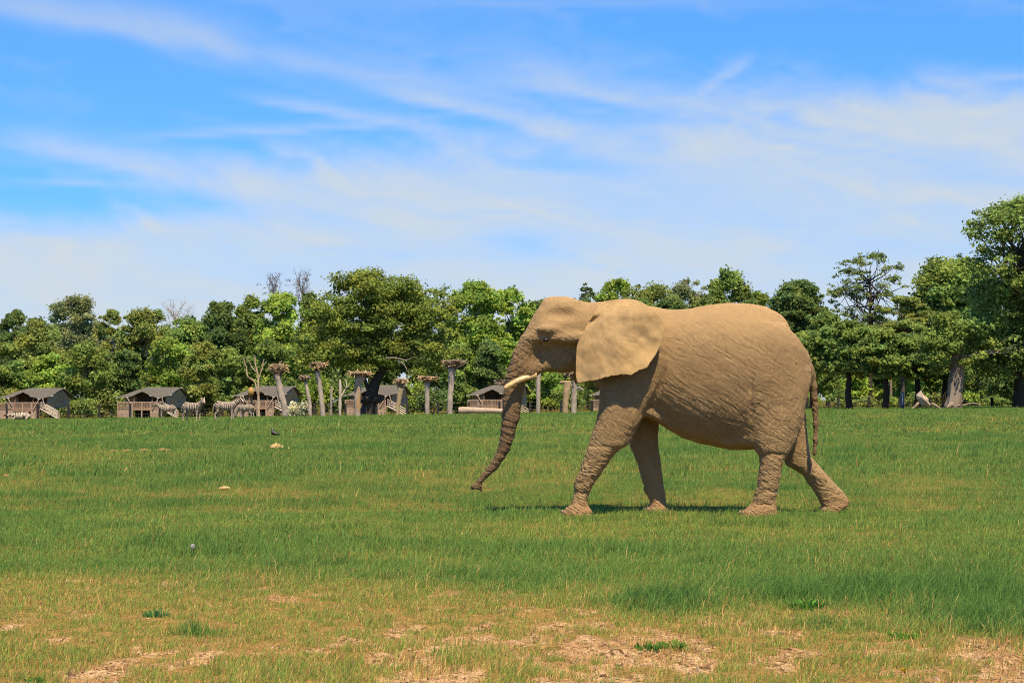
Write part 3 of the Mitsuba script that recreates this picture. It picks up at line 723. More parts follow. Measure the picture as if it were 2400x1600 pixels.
def branch(rng, a, b, r0, r1, sides=5, n=6, bend=0.12):
    a, b = np.asarray(a, float), np.asarray(b, float)
    t = np.linspace(0, 1, n)[:, None]
    L = np.linalg.norm(b - a)
    w = rng.normal(size=(2, 3)) * bend * L
    P = a + (b - a) * t + w[0] * np.sin(np.pi * t) * 0.6 + w[1] * np.sin(2 * np.pi * t) * 0.3
    return tube(P, np.linspace(r0, r1, n), sides), P


def bark_col(rng, V, c, var=0.4):
    n = meshkit.fbm(np.asarray(V) * np.array([3.0, 3.0, 0.7]), 3, 3)
    return np.asarray(c) * (1 - var / 2 + var * 1.6 * (n - 0.2))[:, None]


def tree(name, label, x, y, top, crown_z0, rx, tone, leaves, size, rng, ry=None, clumps=64, clump=0.33, flat=0.75, trunk_r=0.28, trunk_c=(0.10, 0.08, 0.06), group=None, tri=False,
         lean=0.0, shape=0.0, gappy=0.0, full=0.0, category='tree', limbs=9, twigs=0, z_base=None, inner=0.35):
    """A tapered trunk with limbs that reach the clumps of an uneven crown. shape > 0 narrows the crown towards its top."""
    ry = ry or rx * 0.8
    z0 = float(ground_z(x, y)) if z_base is None else z_base
    key = numbered(name)
    cz, rz = (top + crown_z0) / 2, (top - crown_z0) / 2
    n2 = clumps * 2
    zf = rng.uniform(-1, 1, n2)
    ang = rng.uniform(0, 2 * np.pi, n2)
    r = rng.uniform(0.12, 1.0, n2) ** 0.5
    keep = rng.random(n2) > gappy
    zf, ang, r = zf[keep][:clumps], ang[keep][:clumps], r[keep][:clumps]
    wide = (1 - np.abs(zf) ** 2.6) ** 0.5
    wide = np.where(zf < 0, np.maximum(wide, full), wide)
    narrow = 1 - shape * np.clip(zf, -0.2, 1)
    cl = clump * rng.uniform(0.6, 1.25, len(zf))
    n3 = len(zf)
    sprig = np.arange(n3) >= int(n3 * .68)
    cl = np.where(sprig, cl * .42, cl)
    r = np.where(sprig, rng.uniform(.92, 1.12, n3), r)
    q = r * wide * narrow
    C = np.stack([x + lean * (zf + 1) * rx + np.cos(ang) * q * rx * (1 - cl * .6), y + np.sin(ang) * q * ry * (1 - cl * .6), cz + zf * rz * (1 - cl * .55)], -1)
    m = min(rx, rz)
    Rr = np.stack([cl * (0.5 * rx + 0.5 * m) * narrow, cl * (0.5 * ry + 0.5 * m) * narrow, cl * (0.35 * rz + 0.65 * m) * flat], -1)
    vol = Rr[:, 0] * Rr[:, 2]
    cnt = np.maximum(14, (leaves * vol / vol.sum()).astype(int))
    V, F, Cc = leaf_cloud(rng, C, Rr, cnt, size, tone, inner=inner, tri=tri)
    put(key + '__crown', V, F, Cc, 'mat_leaf')
    labels[key + '__crown'] = {'kind': 'stuff'}
    parts = []
    fork = z0 + (cz - z0) * 0.55
    P = np.array([[x - lean * rx * .3, y, z0 - 0.2], [x - lean * rx * .25, y, z0 + 0.4], [x + rng.normal() * .1, y, (z0 + fork) / 2], [x + lean * rx * .4, y, fork], [x + lean * rx, y, cz + rz * 0.35]])
    parts.append((*tube(P, np.array([1.5, 1.1, .95, .8, .25]) * trunk_r, 8),))
    order = rng.permutation(len(C))[:limbs]
    for i in order:
        t0 = rng.uniform(0.35, 1.0)
        st = P[2] + (P[4] - P[2]) * t0
        (bv, bf), bp = branch(rng, st, C[i] * 0.92 + st * 0.08, trunk_r * rng.uniform(.25, .5), 0.05 * trunk_r + .01)
        parts.append((bv, bf))
    for i in rng.permutation(len(C))[:twigs]:
        for _ in range(5):
            e = C[i] + unit(rng.normal(size=3) + [0, 0, .6]) * Rr[i].max() * rng.uniform(.7, 1.25)
            (bv, bf), bp = branch(rng, C[i] - [0, 0, Rr[i][2] * .8], e, .05, .015, 3, 4)
            parts.append((bv, bf))
    W = join([(v, f, bark_col(rng, v, trunk_c)) for v, f in parts])
    put(key + '__trunk', *W, 'mat_matte', True)
    tag(key, label, category, group)
    return key


def bush(label, x, y, w, h, tone, leaves, size, rng, group=None, name='bush'):
    key = numbered(name)
    z0 = float(ground_z(x, y))
    n = 14
    d = unit(rng.normal(size=(n, 3)))
    C = np.stack([x + d[:, 0] * w * .33, y + d[:, 1] * w * .25, z0 + h * (0.42 + 0.3 * d[:, 2])], -1)
    Rr = np.stack([np.full(n, w * .25), np.full(n, w * .2), np.full(n, h * .3)], -1) * rng.uniform(.6, 1.15, (n, 1))
    put(key + '__foliage', *leaf_cloud(rng, C, Rr, np.full(n, leaves // n), size, tone, inner=.45, tri=True), 'mat_leaf')
    labels[key + '__foliage'] = {'kind': 'stuff'}
    st = [branch(rng, (x + rng.normal() * w * .08, y, z0 - .1), c, .05, .02, 4, 4)[0] for c in C[:6]]
    put(key + '__stem', *join([(v, f, (0.09, 0.07, 0.05)) for v, f in st]), 'mat_matte', True)
    tag(key, label, 'bush', group)


def build_woods():
    rng = np.random.default_rng(11)
    # back row: (column, top row, half width in columns, distance, tone, crown base row, words, options)
    rows = [
        (-40, 742, 60, 292, 'mid', 930, 'green tree cut by the left edge of the picture', {}),
        (34, 722, 30, 285, 'dark', 900, 'narrow dark green tree with a broken top at the far left', dict(gappy=.2)),
        (95, 745, 48, 280, 'olive', 930, 'yellowish green tree behind the leftmost tent', {}),
        (180, 690, 76, 300, 'grey', 930, 'tall airy grey green tree with sky showing through its top, behind the two left tents', dict(clump=.26, clumps=90, twigs=10)),
        (262, 722, 38, 290, 'olive', 930, 'thin twiggy olive tree with sparse top right of the airy grey green tree', dict(gappy=.4, clump=.2, twigs=14, trunk_c=(.35, .31, .26))),
        (345, 716, 60, 284, 'olive', 930, 'olive green tree with pale thin stems behind the second tent', dict(gappy=.2, trunk_c=(.36, .32, .27), twigs=10)),
        (440, 742, 60, 270, 'mid', 940, 'round mid green tree in front of the bare white crown', {}),
        (520, 698, 52, 285, 'dark', 930, 'dark green tree with ragged top left of the two bare brown tops', dict(gappy=.2)),
        (590, 690, 48, 290, 'mid', 930, 'mid green tree below the left bare brown top', {}),
        (660, 682, 55, 276, 'lime', 930, 'bright yellow green tree below the two bare brown tops', dict(clump=.28, clumps=84, trunk_c=(.25, .22, .18))),
        (735, 678, 44, 280, 'dark', 930, 'dark green tree standing just left of the big spreading oak', {}),
        (1115, 655, 70, 262, 'light', 930, 'bright light green tree right of the spreading oak', dict(clump=.30, clumps=90, trunk_c=(.3, .27, .22))),
        (1195, 672, 62, 266, 'light', 930, 'light green sloping tree behind the elephant head', dict(clump=.30, clumps=84, trunk_c=(.3, .27, .22))),
        (1265, 690, 40, 300, 'dark', 930, 'dark tree top above the elephant forehead', dict(gappy=.25)),
        (1320, 692, 36, 310, 'grey', 930, 'pale low tree top above the elephant neck', dict(gappy=.1)),
        (1450, 648, 54, 300, 'light', 930, 'pale green tree with a feathery top above the elephant ear', dict(clump=.27, clumps=76, twigs=8)),
        (1525, 660, 80, 285, 'olive', 930, 'olive green rounded tree behind the elephant shoulder', dict(clump=.30, clumps=84)),
        (1612, 650, 66, 296, 'grey', 930, 'grey green tree behind the middle of the elephant back', dict(clump=.28, clumps=80)),
        (1708, 614, 66, 290, 'mid', 930, 'tallest green tree rising in tiers above the elephant back', dict(shape=.35, clump=.30, clumps=96, leaves=17000)),
        (1780, 676, 40, 292, 'mid', 930, 'green tree on the right shoulder of the tallest tree', {}),
        (1872, 658, 58, 262, 'dark', 800, 'dark green round topped oak above the elephant rump', dict(clump=.32, clumps=84, flat=.7, leaves=14000)),
        (1800, 752, 60, 250, 'light', 940, 'light green tree just behind the elephant rump', {}),
        (1940, 728, 50, 255, 'mid', 940, 'mid green tree below the gap of sky right of the elephant', {}),
        (2115, 690, 66, 215, 'olive', 860, 'olive brown spreading tree behind the dead oak trunk', dict(flat=.5, clump=.24)),
        (2238, 594, 92, 222, 'mid', 880, 'large mid green tree behind the dead oak trunk', dict(clump=.28, clumps=110, leaves=19000)),
    ]
    for u, v, hw, y, tone, at_ in ((1345, 702, 46, 288, 'mid', 'below the pine top'), (1490, 688, 50, 280, 'mid', 'under the feathery pale top'), (1575, 690, 50, 282, 'dark', 'between the olive and the grey green crown'), (1655, 684, 46, 284, 'olive', 'left of the tallest tree'),
                                   (1765, 694, 46, 280, 'mid', 'right of the tallest tree'), (1835, 704, 40, 282, 'grey', 'left of the dark oak')):
        rows.append((u, v, hw, y, tone, 940, f'{tone} green crown just above the elephant back, {at_}', dict(clump=.30, clumps=70)))
    for u, v, hw, y, tone, vb, words, o in rows:
        o = dict(o)
        n = int(o.pop('leaves', int(6200 + hw * 90)) * 2.1)
        o.setdefault('tri', True)
        o.setdefault('full', 0.8 if vb >= 930 else 0.0)
        rx = hw * y / 4185.0 * 1.12
        tree('woodland_tree', words, survey(u, y), y, level(v, y), level(min(vb, 935), y), rx, tone, n, 0.37 * (0.85 if tone in ('grey', 'olive') else 1), rng, **o)
    # a deeper row that closes the wood; seen only through gaps
    for i, u in enumerate(range(-120, 2560, 52)):
        y = 322 + 14 * rng.random()
        tree('backing_tree', 'dark tree deep in the wood seen through gaps between nearer trees', survey(u + rng.uniform(-12, 12), y), y, level(rng.uniform(735, 775), y), 1.0, 46 * y / 4185 * 1.2, 'dark', 5200, 0.62, rng, tri=True,
             clumps=40, clump=.36, limbs=3, full=1.0, group='dark trees deep in the wood')
    # front row on the left: lower trees and their crowns down to the shrubs
    tones = ['mid', 'light', 'mid', 'dark', 'light', 'olive', 'mid']
    lows = [(10, 800, 55), (120, 830, 50), (205, 800, 62), (300, 815, 46), (395, 790, 62), (480, 800, 52), (545, 812, 50), (640, 790, 52), (715, 815, 40), (1090, 800, 50), (1150, 790, 40), (1290, 868, 42), (1400, 850, 60)]
    for i, (u, v, hw) in enumerate(lows):
        y = 254 + 8 * rng.random()
        nm = ['at the far left edge', 'right of the leftmost tent', 'between the two left tents', 'behind the second tent', 'left of the bare dead tree', 'behind the standing zebras', 'behind the third tent', 'left of the spreading oak, low',
              'behind the tall nest poles', 'behind the tallest nest pole', 'behind the fifth tent', 'below the elephant jaw', 'behind the elephant foreleg'][i]
        tree('young_tree', f'{"bright" if tones[i % 7] == "light" else "leafy"} {tones[i % 7]} green young tree {nm}', survey(u, y), y, level(v, y), level(955, y), hw * y / 4185 * 1.15, tones[i % 7], 9000, 0.34, rng, tri=True, clumps=40, clump=.34, full=.8, trunk_r=.14)
    # shrubs along the fence
    k = 0
    for u in list(range(-20, 560, 44)) + list(range(600, 1480, 46)):
        y = 234 + rng.uniform(-3, 12)
        tone = ['mid', 'olive', 'light', 'dark', 'mid'][k % 5]
        h = rng.uniform(1.8, 4.6)
        if any(t - 45 < u < t + 200 for t in (0, 278, 547, 809, 1095, 1383)):
            y, h = 256 + rng.uniform(0, 6), rng.uniform(4, 6.5)
        anchors = ((75, 'leftmost tent'), (350, 'second tent'), (620, 'third tent'), (743, 'tall straw nest pole'), (869, 'oak trunk'), (1001, 'flat orange nest pole'), (1054, 'tallest nest pole'), (1165, 'fifth tent'), (1323, 'orange brown broken trunk'), (1450, 'elephant foreleg'))
        au, an = min(anchors, key=lambda q: abs(q[0] - u))
        dist = abs(u - au)
        bush(f'{"tall" if h > 4 else "low"} {tone} green shrub {"just " if dist < 45 else "some way " if dist > 90 else ""}{"left" if u < au else "right"} of the {an}, in the hedge line', survey(u, y), y, rng.uniform(3.8, 5.8), h, tone, 2600, 0.28, rng, group='shrubs behind the fence')
        k += 1
    for u, y, side in ((690, 222, 'left'), (712, 221, 'right')):
        bush(f'{side} one of the two pale flowering shrubs between the leaning nest poles', survey(u, y), y, 1.9, 2.2, (.19, .19, .13), 700, .2, rng, group='pale flowering shrubs')
    # the right-hand line of clipped, wide crowns with bare stems
    for i, (u, v, hw, y) in enumerate(((1905, 772, 66, 186), (1990, 752, 66, 184), (2075, 770, 62, 182), (2150, 785, 58, 183), (2215, 800, 40, 186))):
        where = ['just right of the elephant tail', 'second right of the elephant', 'above the blue post', 'left of the dead oak', 'right behind the dead oak'][i]
        tree('avenue_tree', f'dense round mid green avenue tree with bare stem {where}', survey(u, y), y, level(v, y), level(893, y), hw * y / 4185 * 1.2, 'mid', 9500, 0.30, rng, clumps=90, clump=.28, limbs=12, trunk_r=.34, trunk_c=(.045, .036, .028))
    for i, (u, v, hw, tone) in enumerate(((1915, 812, 48, 'mid'), (1985, 822, 46, 'light'), (2045, 815, 46, 'mid'), (2105, 825, 44, 'light'), (2165, 818, 44, 'mid'), (2290, 800, 48, 'mid'), (2345, 830, 44, 'light'))):
        y = 228 + 5 * i % 11
        tree('young_tree', f'{tone} green thicket tree behind the bare stems, {["first", "second", "third", "fourth", "fifth", "sixth", "seventh"][i]} from the elephant tail', survey(u, y), y, level(v, y), level(962, y), hw * y / 4185 * 1.2, tone, 8000, .34, rng, tri=True, clumps=44, clump=.36, full=.95, trunk_r=.12)
    for i in range(9):
        y = 196 + rng.uniform(0, 30)
        bush(f"low {['light', 'mid', 'olive'][i % 3]} green shrub under the avenue trees, {['right beside the elephant tail', 'left of the first bare stem', 'right of the first bare stem', 'left of the blue post', 'behind the fallen root plate', 'left of the dead oak', 'right of the dead oak', 'below the long bare boughs', 'at the right edge'][i]}", survey(1900 + i * 62, y), y, rng.uniform(2.2, 4), rng.uniform(1.2, 2.6), ['light', 'mid', 'olive'][i % 3], 900, .24, rng, group='shrubs under the avenue trees')
    # far right: tall near trees
    tree('tall_edge_tree', 'tallest tree at the right edge with an open crown against the sky', survey(2412, 172), 172, level(462, 172), level(700, 172), 6.3, (.078, .108, .030), 15000, .28, rng, clumps=120, clump=.24, flat=.95, limbs=26, trunk_r=.5, trunk_c=(.06, .05, .04), inner=.6)
    tree('broad_edge_tree', 'broad dark green tree at the right edge below the open tall crown', survey(2385, 176), 176, level(640, 176), level(905, 176), 6.2, 'mid', 22000, .28, rng, clumps=150, clump=.27, flat=1.0, full=.6, trunk_r=.5, trunk_c=(.06, .05, .04))
    tree('hanging_tree', 'low dark tree with dead grey boughs at the right edge behind the fence', survey(2400, 190), 190, level(800, 190), level(940, 190), 5.2, 'dark', 8000, .30, rng, clumps=64, full=.6, trunk_r=.3)
    # the open, half bare tree against the sky
    key = tree('open_tree', 'open sparsely leaved tree with visible dark branches against the sky right of the elephant', survey(2040, 232), 232, level(588, 232), level(790, 232), 5.6, (.062, .082, .028), 6800, .24, rng, clumps=165, clump=.15, flat=.6, limbs=60, twigs=50, trunk_r=.26,
               trunk_c=(.06, .05, .045), inner=.7, z_base=1.0)
    # bare tops
    def bare(name, words, u, y, v0, v1, hw, col, n, spread, r):
        key = numbered(name)
        x, zt, zb = survey(u, y), level(v1, y), level(v0, y)
        w = hw * y / 4185
        parts = [tube(np.array([[x, y, float(ground_z(x, y)) - .2], [x, y, zb], [x, y, zb + (zt - zb) * .5]]), [r * 2.4, r * 2, r], 7)]
        for i in range(n):
            a = rng.uniform(0, 2 * np.pi)
            st = np.array([x, y, zb + (zt - zb) * rng.uniform(-.1, .5)])
            e = np.array([x + np.cos(a) * w * rng.uniform(.3, 1), y + np.sin(a) * w * .7, zb + (zt - zb) * rng.uniform(.55, 1.0)])
            b_, P = branch(rng, st, e, r * .55, r * .2, 4, 6, .10)
            parts.append(b_)
            for _ in range(spread):
                t = rng.integers(2, 5)
                e2 = P[t] + unit(rng.normal(size=3) + [np.cos(a) * .6, 0, .9]) * w * rng.uniform(.2, .5)
                parts.append(branch(rng, P[t], e2, r * .3, r * .12, 3, 4, .12)[0])
        put(key + '__trunk', *join([(parts[0][0], parts[0][1], col)]), 'mat_matte', True)
        put(key + '__branches', *join([(v, f, bark_col(rng, v, col)) for v, f in parts[1:]]), 'mat_matte', True)
        tag(key, words, 'tree')
        return x, y, w, zb, zt, key

    bare('bare_tree', 'leafless white fan shaped tree top left of the middle of the wood', 412, 300, 775, 700, 46, (.46, .43, .39), 20, 6, .10)
    for u, v1, hw, w in ((640, 634, 24, 'left'), (708, 626, 28, 'right')):
        x, y, wd, zb, zt, key = bare('brown_top_tree', f'{w} one of two bare brown twiggy tree tops above the yellow green tree', u, 292, 715, v1, hw, (.20, .15, .12), 26, 6, .06)
        c = np.stack([x + rng.normal(size=40) * wd * .5, y + rng.normal(size=40) * wd * .4, zb + (zt - zb) * rng.uniform(0, .9, 40)], -1)
        put(key + '__crown', *leaf_cloud(rng, c, np.full(40, .5), np.full(40, 16), .13, (.035, .026, .017), inner=.8), 'mat_leaf')
        labels[key + '__crown'] = {'kind': 'stuff', 'label': 'withered brown leaves'}
    # the pine top above the elephant neck
    tree('pine_tree', 'dark bluish pine top above the elephant neck', survey(1376, 300), 300, level(661, 300), level(760, 300), 2.9, (.040, .058, .026), 3000, .34, rng, shape=.55, flat=.4, clumps=34, clump=.34, trunk_c=(.16, .09, .05))

    # the big spreading oak
    rng = np.random.default_rng(23)
    y = 190.0
    x0 = survey(868, y)
    zb = float(ground_z(x0, y))
    cl, rad = [], []
    for u, v, hu, hv, n in ((880, 675, 105, 38, 26), (880, 730, 150, 60, 30), (870, 655, 60, 22, 10), (1000, 730, 60, 50, 14), (960, 700, 95, 50, 26), (800, 740, 92, 48, 26), (745, 800, 58, 45, 14), (880, 760, 120, 55, 30), (1010, 760, 58, 62, 18), (935, 820, 95, 45, 22), (1020, 835, 50, 45, 12), (800, 835, 80, 40, 16), (870, 850, 62, 22, 8), (985, 870, 60, 22, 7), (720, 850, 30, 26, 5)):
        for _ in range(int(n * 1.8)):
            a, b, c = unit(rng.normal(size=3)) * rng.random() ** .4
            cl.append([survey(u + a * hu, y), y + b * 5.2 * (1 - .3 * abs(a)), level(v - c * hv, y)])
            r = rng.uniform(.7, 1.5)
            rad.append([r, r * .9, r * .66])
    rad = np.array(rad)
    vol = rad[:, 0] ** 2
    put('oak_tree__crown', *leaf_cloud(rng, np.array(cl), rad, np.maximum(10, 46000 * vol / vol.sum()).astype(int), .25, (.068, .088, .020), spread=.45, inner=.5), 'mat_leaf')
    labels['oak_tree__crown'] = {'kind': 'stuff'}
    Z = lambda v: level(v, y)  # noqa: E731
    S = lambda u: survey(u, y)  # noqa: E731
    main = [tube(np.array([[S(858), y, zb - .3], [S(860), y, zb + .3], [S(868), y, Z(945)], [S(873), y, Z(920)], [S(880), y, Z(895)], [S(897), y, Z(868)], [S(908), y, Z(840)], [S(912), y, Z(790)], [S(905), y + .5, Z(730)]]), [1.15, .85, .68, .62, .56, .44, .36, .26, .12], 12),
            tube(np.array([[S(872), y, Z(925)], [S(862), y - .2, Z(905)], [S(857), y - .3, Z(890)], [S(842), y - .5, Z(860)], [S(820), y, Z(820)]]), [.34, .22, .19, .14, .08], 8),
            tube(np.array([[S(866), y - .4, Z(935)], [S(852), y - .9, Z(938)], [S(846), y - 1.1, Z(936)]]), [.5, .36, .25], 8),
            tube(np.array([[S(875), y - .3, Z(938)], [S(893), y - .7, Z(936)], [S(902), y - .8, Z(932)]]), [.45, .30, .18], 8)]
    for i in rng.permutation(len(cl))[:40]:
        st = np.array([S(908 + rng.uniform(-14, 4)), y, Z(rng.uniform(770, 870))])
        main.append(branch(rng, st, cl[i], rng.uniform(.06, .16), .02, 5, 7, .1)[0])
    main = [(wobble(v, .16, .9, 4), f) for v, f in main]
    put('oak_tree__trunk', *join([(v, f, bark_col(rng, v, (.060, .050, .042), .5)) for v, f in main]), 'mat_matte', True)
    tag('oak_tree', 'big spreading oak with a thick dark twisted trunk in front of the fourth tent', 'tree')
    dead = [branch(rng, (S(912), y - 4.6, Z(842)), (S(960), y - 5, Z(848)), .10, .05, 4, 6)[0], branch(rng, (S(945), y - 4.8, Z(850)), (S(968), y - 5, Z(873)), .07, .03, 4, 6)[0], branch(rng, (S(940), y - 4.8, Z(846)), (S(986), y - 5, Z(836)), .06, .02, 4, 6)[0]]
    put('oak_tree__dead_branch', *join([(v, f, (.30, .26, .21)) for v, f in dead]), 'mat_matte', True)
    labels['oak_tree__dead_branch'] = {'label': 'bare grey dead boughs'}

    # the dead, half alive oak on the right
    y = 174.0
    S = lambda u: survey(u, y)  # noqa: E731
    Z = lambda v: level(v, y)  # noqa: E731
    zb = float(ground_z(S(2238), y))
    P = np.array([[S(2232), y, zb - .2], [S(2234), y, zb + .35], [S(2237), y, Z(925)], [S(2240), y, Z(895)], [S(2242), y, Z(865)], [S(2246), y, Z(838)], [S(2247), y, Z(815)], [S(2249), y, Z(796)]])
    v, f = tube(P, [1.0, .80, .62, .62, .62, .52, .36, .24], 22)
    rad_d = unit((v - np.array([S(2240), y, 0])) * [1, 1, 0])
    ang = np.arctan2(rad_d[:, 1], rad_d[:, 0])
    v = v + rad_d * (0.13 * np.sin(ang * 5 + v[:, 2] * .6) + .10 * np.sin(ang * 9 - v[:, 2]))[:, None] * ss(Z(800), Z(850), v[:, 2])[:, None]
    v = wobble(v, .12, 1.6, 9)
    n = meshkit.fbm(v * np.array([4.5, 4.5, 1.1]), 3, 8)
    c = np.array([.27, .23, .185]) * (0.15 + 1.7 * n)[:, None]
    c += (np.array([.40, .24, .12]) - c) * (ss(Z(880), Z(820), v[:, 2]) * .6)[:, None]
    put('dead_oak__trunk', v, f, c, 'mat_matte', True)
    limbs = [branch(rng, (S(2252), y - .3, Z(838)), (S(2262), y - .6, Z(805)), .18, .06, 5, 6)[0]]
    for a, b, r in (((2258, 838), (2330, 820), .08), ((2256, 842), (2395, 822), .07), ((2300, 826), (2400, 805), .06), ((2320, 822), (2370, 818), .06), ((2300, 830), (2350, 790), .05), ((2340, 824), (2360, 845), .04), ((2370, 815), (2420, 822), .07)):
        limbs.append(branch(rng, (S(a[0]), y - .8, Z(a[1])), (S(b[0]), y - 1.8, Z(b[1])), r, r * .4, 5, 8, .06)[0])
    put('dead_oak__bough', *join([(q, w, bark_col(rng, q, (.40, .35, .29))) for q, w in limbs]), 'mat_matte', True)
    labels['dead_oak__bough'] = {'label': 'long bare grey boughs reaching right'}
    cl = []
    for u, v_, hu, hv, k in ((2236, 818, 26, 20, 7), (2275, 842, 24, 16, 6), (2205, 850, 20, 26, 6), (2200, 775, 50, 42, 20), (2262, 790, 55, 38, 18), (2165, 815, 34, 36, 10), (2240, 760, 50, 24, 10), (2315, 800, 30, 24, 6)):
        for _ in range(k):
            a, b, e = unit(rng.normal(size=3)) * rng.random() ** .5
            cl.append([survey(u + a * hu, y), y - .4 + b * 2.5, level(v_ - e * hv, y)])
    put('dead_oak__crown', *leaf_cloud(rng, np.array(cl), rng.uniform(.6, 1.05, len(cl)), np.full(len(cl), 85), .25, 'mid', inner=.5), 'mat_leaf')
    labels['dead_oak__crown'] = {'kind': 'stuff'}
    for q_, (q, w) in enumerate([branch(rng, (S(2236), y - .6, zb + .3), (S(2290), y - 1.2, zb + .35), .14, .05, 6, 7, .1)[0], branch(rng, (S(2248), y - .8, zb + .4), (S(2254), y - .9, Z(932)), .08, .03, 5, 5)[0], branch(rng, (S(2228), y - .7, zb + .4), (S(2212), y - 1.0, zb + .1), .3, .12, 7, 5)[0]]):
        put('dead_oak__root' + (f'_{q_:03d}' if q_ else ''), q, w, bark_col(rng, q, (.36, .29, .22)), 'mat_matte', True)
    tag('dead_oak', 'dead looking oak with a pale grey gnarled trunk and bare boughs on the right', 'tree')
    # hanging dead boughs at the far right
    hang = [branch(rng, (survey(a, 183), 183, level(b, 183)), (survey(c_, 183), 182.5, level(d_, 183)), .09, .03, 5, 7, .1)[0] for a, b, c_, d_ in ((2410, 812, 2375, 845), (2395, 830, 2362, 862), (2385, 842, 2350, 872), (2378, 850, 2372, 878))]
    put('hanging_tree__dead_branch', *join([(q, w, (.30, .25, .20)) for q, w in hang]), 'mat_matte', True)
    # the fallen root plate beside it
    y = 171.0
    S = lambda u: survey(u, y)  # noqa: E731
    Z = lambda v: level(v, y)  # noqa: E731
    zb = float(ground_z(S(2165), y))
    out = np.array([(2160, 953), (2156, 945), (2150, 938), (2146, 932), (2146, 926), (2151, 922), (2156, 916), (2161, 922), (2166, 925), (2171, 931), (2176, 936), (2178, 941), (2182, 946), (2184, 953)], float)
    ring = np.stack([[S(a), 0, Z(b)] for a, b in out])
    ring[:, 1] = y
    t = np.linspace(0, len(ring), 61)[:-1]
    R3 = np.stack([np.interp(t, np.arange(len(ring) + 1), np.append(ring[:, k], ring[0, k])) for k in range(3)], -1)
    cen = R3.mean(0)
    lay = []
    for q, dy in ((0.02, -.55), (.35, -.5), (.65, -.38), (.88, -.18), (1, 0), (.85, .25), (.4, .45), (.02, .5)):
        lay.append(cen + (R3 - cen) * q + np.array([0, dy, 0]))
    Vs = np.vstack(lay)
    m = len(R3)
    i, j = np.meshgrid(np.arange(len(lay) - 1), np.arange(m), indexing='ij')
    Fs = np.stack([i * m + j, i * m + (j + 1) % m, (i + 1) * m + (j + 1) % m, (i + 1) * m + j], -1).reshape(-1, 4)
    Vs = wobble(Vs, .22, 1.6, 4)
    n = meshkit.fbm(Vs * 2.4, 3, 6)
    cc = np.array([.55, .47, .38]) * (.55 + .8 * n)[:, None]
    cc += (np.array([.62, .42, .2]) - cc) * (ss(.5, .7, meshkit.fbm(Vs * 1.8 + 5, 2, 7)) * .7)[:, None]
    put('fallen_root_plate__wood', Vs, Fs, cc, 'mat_matte', True)
    for q_, (q, w) in enumerate([branch(rng, (S(2150), y - .2, zb + .6), (S(2130), y - .8, zb + .05), .16, .05, 6, 6)[0], branch(rng, (S(2182), y - .2, zb + .5), (S(2200), y - .9, zb + .05), .18, .06, 6, 6)[0], branch(rng, (S(2136), y - .5, zb + .05), (S(2126), y - .8, zb + .5), .07, .03, 5, 5)[0]]):
        put('fallen_root_plate__root' + (f'_{q_:03d}' if q_ else ''), q, w, bark_col(rng, q, (.34, .25, .17)), 'mat_matte', True)
    tag('fallen_root_plate', 'pale upturned root plate of a fallen tree lying beside the dead oak trunk', 'stump')


build_woods()

# ------------------------------------------------------------------ lodge tents on stilts
WOOD, WOOD_D, PALE = (0.50, 0.37, 0.275), (0.30, 0.20, 0.135), (0.66, 0.60, 0.50)
CANVAS, ROOF = (0.42, 0.365, 0.265), (0.138, 0.131, 0.112)
TENTS = [
    (0, 243.0, 'leftmost lodge tent with grey canvas roof, wooden deck and stairs'),
    (278, 243.0, 'second lodge tent from the left, behind the young zebra and the two standing zebras'),
    (547, 243.0, 'third lodge tent from the left, behind the bare dead tree and the leaning nest pole'),
    (809, 243.0, 'fourth lodge tent from the left, behind the trunk of the big oak'),
    (1095, 243.0, 'fifth lodge tent from the left, partly hidden by the elephant trunk'),
    (1383, 243.0, 'rightmost lodge tent, only a strip seen between the elephant ear and foreleg'),
]


def box_tube(a, b, w):
    """A square post between two points."""
    a, b = np.asarray(a, float), np.asarray(b, float)
    return tube(np.array([a, b]), [w * .7, w * .7], 4)


